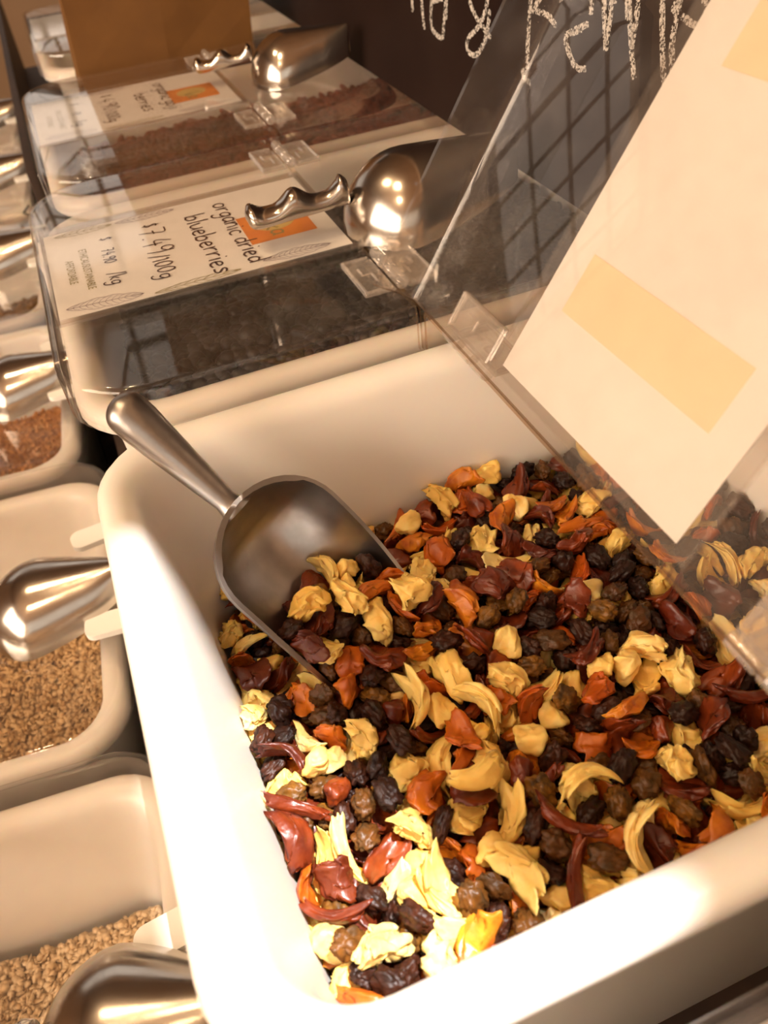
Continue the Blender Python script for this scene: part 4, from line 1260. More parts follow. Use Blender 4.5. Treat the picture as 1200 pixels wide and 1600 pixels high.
        (0, 0, -43, 1872, -772, -725, 649, 215), (1, 2, 2096, 2067, -724, 12, -6, -998), (1, 4, 1953, 2303, -725, 217, -527, 822), (4, 4, 324, 2247, -875, 385, -765, -516), (0, 2, -14, 924, -766, -70, -963, -90),
        (2, 1, 1518, 1968, -782, -304, 914, -195), (0, 4, 1848, 1315, -674, 972, 9, -96), (1, 5, 408, 1165, -738, -303, -464, 804), (3, 1, 1747, 1205, -702, -184, -229, -739), (1, 3, 243, 1483, -813, 311, -809, 496),
        (0, 3, 1540, 2303, -726, 9, -153, -301), (2, 0, 1029, 1898, -665, -21, 194, 798), (3, 2, 393, 1071, -726, -487, -812, -321), (2, 4, 1394, 2682, -757, -295, -413, -848), (1, 4, 515, 1848, -675, -390, -742, 348),
        (0, 7, 2053, 788, -618, -410, 13, -288), (4, 0, 2025, 1071, -678, -312, 936, 120), (0, 5, 1063, 2171, -728, -240, -915, 12), (3, 4, 1834, 2239, -683, 633, 429, 164), (0, 7, 1363, 2294, -727, 20, 147, -896),
        (1, 5, 1965, 1352, -702, -173, -739, 416), (0, 2, 1446, 1821, -731, -216, 158, 789), (1, 5, 934, 1732, -712, 839, -38, 176), (2, 1, 540, 1138, -749, -573, -792, 93), (2, 0, 1712, 1421, -788, -161, 686, 706),
        (1, 5, -32, 2305, -845, 373, -484, 546), (3, 3, 526, 1607, -693, -20, -925, -377), (3, 3, 1390, 1059, -677, 677, 216, 702), (3, 4, 787, 1423, -753, 199, -289, -163), (0, 7, 720, 1776, -712, 898, 201, 78),
        (4, 0, 1063, 1603, -724, -120, 486, 864), (1, 4, 69, 1195, -805, 114, 134, 195), (1, 5, 1195, 1780, -721, 731, -515, 223), (1, 4, 87, 2079, -873, 294, -545, -784), (1, 5, 1488, 818, -720, 126, -272, 853),
        (0, 8, 715, 1465, -728, 324, -786, -495), (4, 0, 1536, 2050, -753, 716, -390, 33), (2, 2, 321, 1057, -761, 663, -493, -383), (0, 3, 2151, 944, -665, -160, -986, -38), (2, 5, 1094, 1416, -747, 153, 205, -966),
        (3, 3, 1942, 1486, -795, -153, 5, -805), (1, 6, 880, 799, -754, -147, -884, -148), (3, 3, 1333, 1462, -786, -472, 270, -450), (2, 1, 1153, 2505, -720, 14, -402, 784), (0, 4, 2181, 2478, -673, 480, 130, -198),
        (2, 1, 1566, 1225, -772, 102, -140, -854), (2, 1, 164, 1793, -780, -93, -557, -475), (3, 1, 703, 1370, -733, 70, -201, 973), (0, 6, 1154, 1016, -754, 298, 465, 386), (0, 8, 1533, 1814, -785, 391, -161, 64),
        (1, 4, 111, 2442, -780, -220, -783, 112), (4, 3, 340, 2202, -468, -539, -818, -106), (4, 0, 1686, 1891, -705, 130, 307, -15), (4, 0, 103, 1542, -712, -371, 150, 144), (4, 2, 592, 1486, -737, 117, 87, 156),
        (4, 1, 1503, 1725, -778, -164, -260, 856), (1, 4, 6, 1057, -795, 307, -261, -871), (3, 0, 1258, 1416, -751, -853, -487, 48), (3, 4, 1536, 1373, -734, 496, -230, -711), (3, 4, 1553, 1502, -703, 589, 226, 701),
        (2, 2, 1257, 2314, -766, 259, 394, 670), (2, 6, 1840, 801, -706, -756, 645, 76), (3, 1, 2112, 2674, -682, 865, -190, 453), (1, 3, 1721, 988, -743, -572, -268, 648), (0, 6, 1698, 2512, -746, 647, 475, 429),
        (0, 5, 29, 1298, -724, 289, -4, -813), (4, 2, 221, 1876, -660, 21, 784, 423), (0, 2, 1776, 2408, -770, -421, -783, 264), (4, 3, 1022, 949, -800, -46, -80, -537), (0, 4, 1917, 1747, -689, 320, -228, 758),
        (0, 8, 1981, 1869, -692, 644, -739, 196), (4, 4, 92, 1438, -726, -952, -112, 265), (0, 3, 1988, 2115, -739, 411, -201, 882), (1, 1, 520, 1697, -692, 572, 359, 83), (0, 2, 773, 2290, -773, 222, -515, -671),
        (0, 5, 282, 1965, -510, -220, -32, 868), (1, 2, 442, 1322, -733, -744, -440, 399), (3, 1, 2121, 1775, -690, 160, 928, -334), (3, 3, 57, 1961, -750, -189, -306, 919), (4, 2, 687, 2140, -613, 82, -898, -191),
        (4, 4, 1871, 999, -733, -685, -95, 366), (3, 0, 1863, 2363, -740, -687, 314, 647), (3, 3, 2114, 2232, -679, 212, -128, 907), (4, 1, 2221, 1021, -652, -685, -38, 93), (2, 4, 1463, 2363, -654, -621, -582, 475),
        (0, 4, 521, 1442, -662, 808, 334, 319), (2, 2, 1172, 1849, -699, -159, 269, 914), (4, 3, 1547, 2127, -717, -396, 418, 760), (2, 3, 1176, 1947, -732, 649, -506, 452), (2, 3, 2032, 2295, -675, -284, 108, 766),
        (4, 3, 1402, 1318, -787, 526, 762, 334), (3, 4, 888, 1046, -641, -628, -6, 268), (4, 1, 1617, 2383, -724, -124, 324, -503), (1, 4, 567, 902, -726, 160, -5, 390), (2, 2, 674, 2665, -805, -250, 585, -742),
        (0, 4, 650, 1152, -680, 298, -250, -848), (4, 1, 2215, 864, -616, 507, -854, -63), (0, 5, 520, 2016, -513, 721, 687, 83), (2, 4, 1623, 1293, -648, 70, -338, -84), (1, 6, 1044, 1259, -679, -149, -908, -388),
        (0, 8, 2106, 2006, -681, 167, 513, 806), (1, 5, 860, 951, -667, 111, -36, -49), (3, 2, 1476, 1649, -723, 97, -53, 731), (3, 4, 1941, 2222, -731, -25, -445, -836), (4, 3, -16, 1538, -677, -919, 100, -213),
        (3, 1, 1022, 2032, -701, -78, 124, -426), (0, 6, 893, 2597, -656, 223, 63, 414), (0, 5, 1851, 2457, -730, 138, -596, -514), (0, 8, -10, 2367, -815, 929, -54, 366), (2, 3, 730, 1285, -714, -580, 143, -637),
        (4, 4, 1713, 1740, -753, 306, 204, 27), (3, 2, 1869, 1483, -738, 15, 163, -917), (1, 3, 1727, 868, -694, -792, -604, -80), (3, 4, 1915, 1920, -669, 929, 222, 66), (3, 0, 563, 1941, -601, -379, -887, 262),
        (1, 6, 1185, 2623, -679, 70, 21, 406), (0, 6, 1044, 2464, -729, -261, 198, -881), (4, 2, 915, 2002, -654, -49, -5, 953), (2, 1, 1321, 1855, -632, 619, 758, 161), (2, 6, 1238, 1019, -706, -296, 106, -307),
        (2, 2, 1299, 2446, -710, -806, -301, 78), (4, 2, 671, 2554, -753, 325, -261, 454), (2, 3, 1026, 1504, -724, -386, 299, 638), (3, 2, 318, 1739, -654, -136, 239, -793), (3, 4, 1690, 2404, -695, 220, 211, -479),
        (3, 0, -50, 1788, -660, -535, 807, -215), (2, 3, 186, 2068, -808, 186, -414, -399), (3, 1, -44, 1711, -727, -244, -96, 289), (2, 2, 545, 1547, -682, -246, 338, 155), (3, 0, 1321, 1674, -738, 316, 461, 542),
        (0, 2, 671, 1494, -665, -318, -107, -357), (0, 5, 2014, 1155, -639, 896, -27, 70), (0, 5, 1968, 2569, -725, 7, -342, 348), (0, 0, 2152, 1610, -647, -245, -812, -518), (2, 6, 300, 2085, -473, 141, -197, -756),
        (2, 3, 78, 1165, -746, -981, 92, -7), (2, 6, 1865, 1616, -681, -343, -248, 732), (0, 4, 329, 1032, -655, 4, 360, -434), (3, 2, 455, 883, -720, 874, 315, 324), (2, 2, 2168, 2413, -617, -130, -285, -946),
        (2, 5, 239, 1363, -737, 125, -204, -236), (2, 0, 1571, 2562, -680, -324, -225, -893), (0, 3, 401, 1455, -669, 450, 837, -22), (3, 0, 433, 1915, -618, 952, 250, -173), (3, 0, 177, 1491, -742, 794, -504, 338),
        (3, 1, 1322, 1339, -729, -369, 207, -319), (4, 0, 1366, 2589, -732, 490, -795, -63), (4, 3, 1322, 2079, -717, -125, 322, 928), (3, 3, 658, 2394, -784, -712, -330, -591), (2, 0, 2093, 1363, -692, -603, 401, 315),
        (2, 0, 82, 2642, -784, -19, 45, 441), (0, 1, 1825, 1868, -729, -50, 676, -596), (3, 4, 2062, 2478, -700, -657, 517, 521), (4, 0, 795, 2679, -735, 48, 157, 154), (0, 6, 940, 902, -739, -71, 118, -539),
        (4, 0, 1541, 1131, -706, 66, -950, -52), (2, 5, 1876, 1083, -708, 30, -963, -147), (1, 1, 607, 1706, -647, -396, -718, -538), (1, 6, 476, 1058, -710, -410, -810, -220), (2, 1, 1192, 2325, -721, 971, -222, 83),
        (4, 4, 2191, 1218, -711, -773, 547, 44), (4, 4, 1603, 1526, -784, 215, 169, 275), (0, 8, 202, 1124, -737, 326, 120, -928), (2, 1, 392, 1623, -679, -1, -923, 363), (0, 2, 332, 1233, -642, 747, -448, -320),
        (0, 1, 1533, 1830, -723, 507, 583, 433), (3, 1, 718, 1669, -689, -526, -598, -422), (0, 4, 1373, 1431, -706, -107, -219, -781), (2, 0, 70, 1834, -763, 944, 266, -192), (3, 0, 581, 2116, -573, -179, 111, -937),
        (4, 3, 7, 1123, -738, 688, 723, 50), (2, 4, 1986, 2382, -670, -496, -135, 513), (0, 2, 832, 1510, -724, 684, 389, -225), (3, 1, 527, 1000, -753, 213, -430, -793), (4, 1, 986, 1655, -718, 627, -695, 350),
        (1, 1, 379, 841, -678, 317, -56, 340), (0, 0, 617, 1012, -697, 148, 439, -714), (2, 3, 2017, 1686, -722, 307, -467, -424), (3, 4, 879, 1274, -662, -99, 873, 69), (2, 4, 2236, 2185, -674, 717, 695, -37),
        (0, 5, 1942, 846, -658, 713, -688, 83), (0, 0, 1723, 793, -763, -481, -393, 579), (2, 5, -52, 1367, -636, -639, -694, 15), (0, 7, 1900, 2637, -748, 148, 163, -925), (1, 6, 1229, 1245, -746, 18, 227, -973),
        (0, 6, 752, 2257, -682, 191, 252, 410), (4, 3, 1434, 2228, -731, -68, -233, 411), (3, 3, 1287, 2161, -721, -116, 70, -964), (4, 0, 2092, 2692, -597, -647, 579, -242), (1, 0, 915, 2323, -612, -554, 760, 107),
        (2, 3, 1457, 1381, -752, 528, -60, -829), (3, 0, 659, 1620, -698, 469, -200, -170), (3, 2, 2077, 1828, -636, -234, -206, 845), (3, 3, 1207, 1459, -707, 410, -28, -911), (3, 3, 1467, 2596, -731, 649, -398, 29),
        (4, 0, 1175, 1129, -723, -692, 219, -682), (0, 8, 1637, 905, -722, 433, -69, 586), (2, 0, 1513, 1945, -696, -519, -830, -11), (1, 6, 2034, 1950, -662, -338, 361, 391), (3, 4, 1277, 1711, -660, -626, -746, 53),
        (3, 2, 142, 861, -733, 61, 756, -527), (2, 0, 581, 1281, -634, 150, 170, 437), (4, 2, 712, 1823, -642, 928, 311, 115), (1, 5, 1264, 855, -689, 185, -869, -276), (3, 0, 1422, 973, -683, 112, -719, 645),
        (3, 3, 1120, 2439, -696, -583, -796, 66), (3, 4, 1326, 1089, -713, -778, 544, 307), (2, 1, 884, 1675, -657, 317, 944, 38), (0, 1, -51, 2010, -871, -334, 525, -309), (0, 6, 1408, 1882, -660, 972, 226, -69),
        (0, 5, 1365, 2013, -751, -428, 104, 295), (4, 0, 1121, 1062, -656, -893, -448, 12), (0, 2, 1052, 991, -714, -224, -523, -122), (2, 4, 1046, 2108, -645, -7, -844, -477), (0, 0, 1084, 1734, -717, 343, -535, 732),
        (1, 4, 641, 2066, -552, -176, 311, -643), (1, 3, 308, 1806, -574, -38, -655, 386), (2, 1, 976, 2345, -746, -336, -127, 559), (3, 3, 2121, 2168, -749, -491, 623, -555), (0, 6, 1819, 1403, -705, 409, 286, -708),
        (1, 4, 2014, 981, -677, -497, -498, -64), (0, 6, 150, 1619, -698, -659, -142, -229), (3, 2, 2125, 1300, -659, 241, -777, 537), (4, 4, 434, 2005, -556, -780, 300, -472), (0, 6, 1757, 961, -665, 2, -508, -719),
        (0, 7, 2204, 1510, -690, -831, 26, 327), (3, 0, 1687, 1669, -719, 603, -60, -83), (3, 1, 1584, 1207, -687, -333, 261, 316), (0, 3, 856, 2158, -661, 530, 825, 20), (1, 0, 1719, 2242, -678, -27, 186, 155),
        (2, 4, 85, 1010, -741, -461, 368, -541), (2, 2, 2114, 1070, -658, 241, 339, 430), (0, 4, 587, 967, -631, -236, -278, 813), (1, 2, -10, 829, -679, -939, 305, -128), (4, 0, 996, 1041, -660, -662, 451, 598),
        (0, 2, 1721, 1813, -677, 72, -871, -469), (1, 4, 1555, 2403, -645, 67, -395, -913), (0, 2, 293, 1618, -627, 625, -284, -607), (1, 2, 855, 2644, -702, -685, -377, 203), (0, 7, 446, 2122, -424, -612, 478, -454),
        (4, 2, 1442, 2100, -723, -217, -218, 936), (3, 3, 1917, 1452, -677, 838, 20, -518), (0, 5, -51, 1959, -729, 758, 475, -428), (0, 5, 968, 1549, -681, -92, -147, -101), (0, 4, 2218, 2574, -598, -273, -147, 949),
        (0, 5, 219, 1975, -765, 208, -144, -587), (3, 2, 2023, 1490, -758, -532, 146, -461), (3, 3, 184, 2058, -439, -263, -254, -280), (0, 2, 809, 2254, -613, 294, -928, -71), (0, 3, 687, 2321, -722, -328, 738, -366),
        (0, 7, 1650, 2069, -682, 859, 122, 265), (4, 1, 943, 2203, -636, -92, -191, -657), (0, 1, 592, 2458, -798, -185, 235, -617), (2, 2, 1655, 1189, -635, 49, 285, 947), (4, 4, 1718, 1056, -660, -549, -128, -657),
        (1, 1, 694, 1960, -599, -173, -316, -770), (3, 1, 1444, 2682, -699, 966, 52, -248), (3, 3, 1220, 1905, -654, 569, 499, -400), (4, 4, 490, 968, -674, -23, -594, 589), (2, 3, 438, 1671, -636, -800, 86, 151),
        (2, 5, 2229, 1827, -664, 410, 77, 722), (0, 2, 1592, 868, -668, -109, -105, 315), (2, 6, 482, 1863, -550, -286, -67, -894), (2, 0, -6, 2214, -794, 31, 86, 900), (2, 2, 1838, 2306, -656, -56, 523, -850),
        (0, 4, 699, 1694, -566, -662, 736, 45), (3, 3, 229, 1524, -674, 615, -757, -15), (3, 0, 306, 1501, -645, 278, -651, -589), (0, 5, 1164, 2180, -658, -23, 102, -177), (2, 4, 225, 2687, -768, 97, -222, 84),
        (3, 2, 1172, 1363, -675, -962, -52, -170), (0, 1, 2079, 2409, -655, 76, -201, -969), (0, 8, 96, 1279, -680, -84, 368, -578), (1, 5, 1438, 2006, -682, 210, -403, -794), (3, 4, 2190, 811, -551, 128, 210, -896),
        (3, 4, 1608, 961, -631, 182, -837, -508), (1, 2, 594, 1399, -636, 284, -888, -114), (0, 6, 1123, 1524, -712, -269, 458, -592), (0, 8, 103, 1726, -689, -58, 287, 731), (1, 4, 1201, 1186, -675, -124, -392, -909),
        (4, 0, 946, 1907, -606, -59, 852, -489), (3, 2, 1680, 2545, -665, -159, -46, -869), (1, 1, 452, 2608, -732, -284, 261, -901), (3, 4, 2242, 1989, -622, 406, -31, -584), (1, 0, 422, 1335, -636, 215, 98, 208),
        (0, 2, 272, 2113, -395, 230, 951, -71), (4, 3, 1815, 1738, -704, -322, -886, -92), (3, 0, 1034, 1727, -649, 473, 732, 395), (0, 1, 492, 2696, -692, 215, 210, 582), (2, 5, 24, 1682, -656, -234, -767, 479),
        (1, 2, 1139, 811, -684, -424, -154, -498), (4, 2, 1323, 1030, -647, 646, -340, -613), (3, 2, 1543, 2036, -656, -29, -20, 728), (2, 4, 1207, 2563, -615, 493, 638, 404), (3, 0, 1946, 2530, -646, 624, -575, 48),
        (3, 2, 385, 2044, -498, -82, -52, 142), (3, 3, 83, 842, -660, 534, -183, -252), (3, 1, 1512, 1271, -733, 324, 879, 240), (4, 3, 537, 834, -677, -220, 237, 348), (3, 4, 707, 1084, -657, 798, 285, 285),
        (4, 3, 160, 1893, -795, 185, 383, 884), (2, 0, 1257, 2258, -653, -640, 597, 461), (4, 2, 1864, 1831, -662, -7, -354, -905), (0, 7, 1721, 2340, -650, 212, -971, 11), (4, 4, 1030, 1180, -672, 483, 248, -379),
        (4, 1, 847, 883, -620, 15, 40, 969), (0, 5, 2124, 1206, -649, 27, 846, 527), (0, 1, 532, 1078, -660, 94, -74, -772), (2, 2, 1970, 2677, -634, 371, 225, 359), (3, 0, 1318, 2374, -712, 581, 228, 215),
        (3, 4, 292, 1374, -616, 50, 27, -667), (3, 1, 1381, 1605, -707, -889, -377, -213), (4, 2, 1750, 1519, -679, -920, 186, -59), (3, 4, 1393, 1230, -645, 142, 259, 62), (0, 3, 707, 2097, -488, -95, 48, -119),
        (3, 4, 225, 971, -642, -370, -455, 731), (4, 2, 1485, 1241, -685, -525, 720, -46), (2, 0, 1599, 1399, -675, -468, 101, -600), (4, 1, 1499, 1830, -650, -24, -231, -933), (2, 1, 1899, 1237, -595, -472, 189, 345),
        (3, 2, 1828, 2695, -703, -104, -842, -410), (3, 0, 2224, 2371, -672, 804, 322, -123), (0, 2, 898, 796, -662, -393, 118, -763), (3, 2, 736, 1844, -566, 0, -947, 264), (1, 2, 530, 2136, -476, 742, 90, 91),
        (2, 4, 763, 2459, -716, -953, 244, -110), (0, 6, 262, 1056, -698, -46, -802, -470), (2, 4, 209, 1204, -705, -28, 163, -979), (2, 1, 224, 1958, -449, -78, -569, 650), (3, 0, 138, 1390, -690, -257, 336, -766),
        (0, 1, 671, 868, -694, 212, -11, -948), (4, 3, 1812, 2564, -701, -596, -666, -75), (3, 3, 2245, 968, -592, -164, -269, 226), (1, 5, 1022, 2534, -686, -89, -343, -911), (1, 4, 2045, 2581, -635, -793, 545, 188),
        (0, 6, 600, 1607, -636, 148, 127, 757), (4, 1, 1951, 1541, -694, 516, -474, -344), (1, 5, 1679, 1496, -744, 15, 138, 961), (1, 2, 869, 1413, -697, -101, -942, 230), (2, 4, 97, 2151, -809, -358, 233, 894),
        (4, 4, 2040, 933, -619, -380, 498, -111), (0, 6, 1319, 1497, -641, 791, -60, 605), (4, 1, 399, 1768, -618, -502, -834, 229), (1, 3, 909, 2062, -598, 564, -796, 220), (2, 1, 37, 1196, -673, 107, -295, 672),
        (1, 3, 2240, 1351, -605, -296, -527, -755), (4, 3, 2210, 1706, -648, 671, -732, -98), (4, 4, 2013, 1422, -692, -81, -921, -290), (2, 2, -10, 1474, -645, 23, -327, 894), (1, 1, 2153, 2072, -625, 268, -868, 408),
        (0, 0, 1302, 2646, -673, 815, -9, -122), (3, 2, 1607, 1820, -674, 267, 670, 160), (4, 4, 180, 948, -732, 174, -520, 186), (3, 4, 1753, 2005, -731, 315, 448, 758), (3, 4, 1584, 1908, -645, 807, -85, 233),
        (3, 1, 592, 2665, -797, -467, 416, -753), (0, 4, 928, 1132, -581, 835, -18, -107), (4, 2, 963, 2495, -731, 258, 447, 388), (1, 4, 622, 1451, -593, -20, 189, 648), (2, 1, 540, 2632, -684, 803, -519, 273),
        (3, 3, 413, 1811, -563, -265, 217, 534), (3, 3, 1259, 2505, -682, -371, -93, 840), (0, 3, 1488, 1380, -659, -624, 609, -277), (4, 4, 1429, 912, -644, -199, -874, -300), (1, 1, 1123, 925, -699, -695, -307, 649),
        (1, 6, 1158, 1946, -662, 358, -827, 431), (3, 0, 1382, 1709, -701, 924, 112, -299), (4, 3, 1332, 1615, -650, -588, -151, 616), (0, 5, 1997, 1766, -632, 615, -448, -563), (1, 5, 1869, 2504, -646, 294, -783, -168),
        (0, 6, 2053, 2157, -680, -512, 286, -534), (3, 0, 1202, 2431, -667, 417, 481, 525), (1, 3, 791, 1318, -696, 66, 292, -270), (4, 4, 1244, 1300, -688, 352, 888, -119), (2, 2, 743, 1606, -660, 55, -254, -866),
        (1, 1, 801, 1573, -640, -708, 366, -592), (4, 2, 834, 1738, -705, 528, -726, -424), (4, 2, 1045, 2002, -649, 400, -903, 0), (0, 7, 671, 1334, -643, 652, 751, 36), (0, 4, 1968, 2032, -646, -20, -45, -939),
        (3, 1, 1847, 2006, -653, -392, 97, -352), (0, 6, -41, 1038, -713, 44, -484, 744), (2, 0, 1447, 1147, -647, 297, -536, -770), (1, 1, 2215, 1559, -610, 963, 119, -242), (1, 1, 870, 1989, -589, 542, -194, -578),
        (4, 3, 1885, 2149, -688, 676, -168, -478), (0, 4, 962, 886, -601, -64, 622, -501), (4, 4, 1851, 910, -674, -353, 286, 798), (2, 2, 1795, 801, -658, 328, -115, -877), (1, 4, 1558, 2329, -654, -110, -17, 148),
        (4, 4, 808, 2048, -617, -602, -768, -138), (2, 5, 1143, 1277, -695, 322, -425, 291), (3, 1, 1674, 1599, -727, -825, 32, -423), (2, 3, 663, 2470, -776, -658, -38, -1), (0, 4, 2171, 1052, -582, 369, -834, -284),
        (0, 7, 99, 933, -645, 263, -414, 856), (3, 0, 788, 1735, -624, -839, -59, -200), (4, 1, 1291, 2095, -646, 916, 190, -140), (3, 0, 2245, 2379, -579, 839, 266, 290), (3, 1, 678, 930, -662, 646, -654, 101),
        (2, 2, 794, 1031, -604, 142, 295, 857), (4, 0, 994, 1637, -634, 6, 411, 846), (0, 1, 489, 2263, -442, 23, -941, -157), (2, 2, -5, 1101, -679, -633, 120, -256), (0, 6, 1360, 2702, -621, -71, 779, 620),
        (2, 2, 735, 881, -614, -127, 312, -837), (0, 6, 1393, 2476, -655, 725, -618, -293), (0, 6, 693, 2669, -718, -577, 789, 109), (3, 2, 1655, 1453, -637, 138, 596, -96), (1, 0, 187, 1707, -683, -248, 596, 234),
        (0, 6, 1962, 945, -605, 592, -177, -679), (1, 1, 1226, 2710, -616, 617, -208, -2), (0, 1, 1233, 1525, -637, -879, 189, -118), (2, 4, 1630, 1588, -668, -200, -172, 598), (4, 0, 727, 990, -636, -504, 510, -240),
        (0, 0, 840, 1361, -646, -595, 636, 301), (1, 5, 1828, 2105, -666, 336, 362, 849), (0, 7, 1087, 2662, -641, -141, -684, 399), (3, 2, 1041, 2362, -609, 109, -429, -734), (2, 2, 2044, 2353, -610, -34, 334, -258),
        (1, 6, 542, 2542, -776, -342, 143, 28), (0, 8, 1943, 1020, -681, -426, -485, 511), (3, 2, 2244, 1780, -591, -509, -750, 116), (0, 5, 614, 1275, -550, 40, -830, -547), (0, 1, 104, 1604, -634, 178, 20, -767),
        (0, 5, 89, 2675, -713, -250, 967, 37), (1, 5, 916, 1497, -632, 525, -343, 520), (0, 2, 875, 1601, -590, -601, -756, 138), (1, 1, 1248, 1978, -662, 433, 583, 684), (4, 3, 177, 1294, -681, 487, -848, 170),
        (1, 3, 1906, 2407, -638, 84, -268, 620), (4, 0, 209, 1389, -646, 433, -654, -475), (4, 3, 1627, 2653, -659, 559, 576, 298), (1, 2, 1573, 2235, -643, 270, -100, -115), (4, 0, 1776, 2483, -678, 417, -198, 240),
        (0, 0, 970, 1434, -693, -101, 952, 121), (1, 6, 1164, 1445, -640, 183, -84, -971), (4, 2, 1051, 1461, -648, 332, -334, 867), (2, 1, 1811, 1070, -637, 890, -448, 27), (1, 2, 616, 2656, -692, 670, -446, -275),
        (2, 4, 1221, 1594, -610, -496, -60, 110), (3, 3, 237, 1745, -612, -599, 247, -728), (3, 3, 1641, 1979, -677, 229, -95, 219), (0, 2, 1244, 1076, -634, -748, -166, 632), (0, 7, 2039, 1554, -654, 636, -725, -208),
        (4, 4, 9, 993, -661, 225, 319, -93), (3, 0, 45, 2432, -864, -346, 665, 570), (3, 3, 1403, 2079, -656, 645, 327, -590), (2, 3, 1499, 1573, -686, -262, -234, -396), (0, 4, 950, 2388, -660, -738, -172, -33),
        (4, 2, 469, 1540, -707, -306, 484, 189), (0, 3, 1114, 2341, -663, -182, 852, 215), (3, 4, 415, 1543, -608, -628, -734, 186), (2, 1, 1039, 2280, -659, -597, -100, -550), (0, 3, 1842, 1396, -592, -873, -380, 99),
        (3, 1, 1437, 1027, -616, -587, -783, 103), (4, 4, 1495, 1653, -642, 104, -138, 300), (4, 2, 781, 1172, -642, 269, -337, 773), (4, 3, 1726, 1945, -651, 207, 282, 623), (1, 6, 360, 1907, -556, -761, -625, -174),
        (2, 0, 1161, 2091, -610, 741, 667, 54), (3, 0, 2239, 1252, -597, -122, 764, -615), (0, 5, 1738, 1434, -655, 331, -29, -783), (4, 3, 1095, 1934, -603, 875, 380, 192), (0, 4, 530, 1656, -593, 359, -367, -676),
        (2, 4, 1464, 2608, -651, -122, -213, 257), (4, 0, 1386, 1752, -627, -212, -768, 537), (3, 1, 425, 1215, -644, 351, -507, -730), (3, 3, 1512, 1055, -649, -84, 764, 105), (2, 1, 1350, 2180, -667, -244, 191, -343),
        (1, 0, 1792, 1903, -633, 126, 319, 624), (3, 3, 2015, 2456, -600, -711, 530, -223), (1, 6, 1634, 2160, -651, 207, -872, 359), (3, 0, 364, 1680, -603, 520, 437, 660), (3, 1, 1151, 1838, -644, 74, -81, -318),
        (3, 2, 1886, 1143, -617, -152, -56, 805), (3, 1, 1066, 1346, -669, 488, -737, 140), (2, 3, 145, 1484, -668, -470, -639, -164), (3, 4, 1069, 1136, -630, 127, 234, -906), (3, 1, 13, 1800, -704, -113, -158, -64),
        (3, 1, 33, 913, -701, -18, 324, 253), (4, 3, 1497, 1740, -688, 816, -244, 495), (0, 5, 1881, 2670, -640, -283, 496, -561), (4, 3, 413, 955, -645, -442, -789, -221), (0, 6, 955, 1764, -609, 739, 405, 533),
        (3, 1, 1896, 1003, -623, -342, 910, 234), (0, 4, 738, 1543, -566, -418, -628, 564), (0, 2, 2080, 1701, -619, 818, -80, 178), (4, 1, 1178, 930, -664, -568, 386, -456), (4, 1, 485, 1799, -614, 468, 877, 97),
        (4, 3, 2141, 1916, -643, 734, 658, 171), (2, 0, 862, 1804, -585, -57, 283, -95), (0, 1, 315, 1144, -698, 40, -127, 408), (0, 7, 1421, 1529, -629, 852, -330, -60), (0, 5, 2185, 2284, -622, 116, -146, 899),
        (1, 2, 1233, 1321, -622, -969, -104, 124), (1, 1, 1281, 2426, -631, -46, 314, -872), (3, 3, 42, 1900, -698, -75, 426, -347), (3, 0, 1413, 2238, -665, 810, -557, 183), (4, 1, 1581, 1742, -711, -256, 513, 414),
        (3, 3, 2245, 1170, -659, -132, -542, 510), (3, 2, 581, 2265, -470, -395, 570, -26), (2, 4, 1693, 1724, -659, -460, -120, -78), (2, 6, 1506, 2131, -631, -152, -505, -704), (3, 3, 880, 2321, -711, -690, -22, 348),
        (4, 3, 201, 1794, -681, 967, -200, -142), (2, 3, 743, 1255, -625, -777, 241, 511), (4, 1, 606, 1988, -567, -631, -523, 548), (3, 3, 122, 1100, -695, -461, 306, -344), (2, 6, 1037, 2035, -573, 879, -467, -97),
        (3, 1, 2231, 2144, -611, -42, 28, -981), (1, 4, 856, 2494, -671, -939, 26, -333), (0, 2, -3, 2060, -809, 637, -607, 90), (3, 3, 1562, 1650, -692, -618, 504, -423), (1, 6, 1758, 1634, -655, 777, -458, -310),
        (2, 1, 1387, 1326, -689, 671, -703, 75), (2, 0, 732, 2065, -575, -61, 889, -205)]
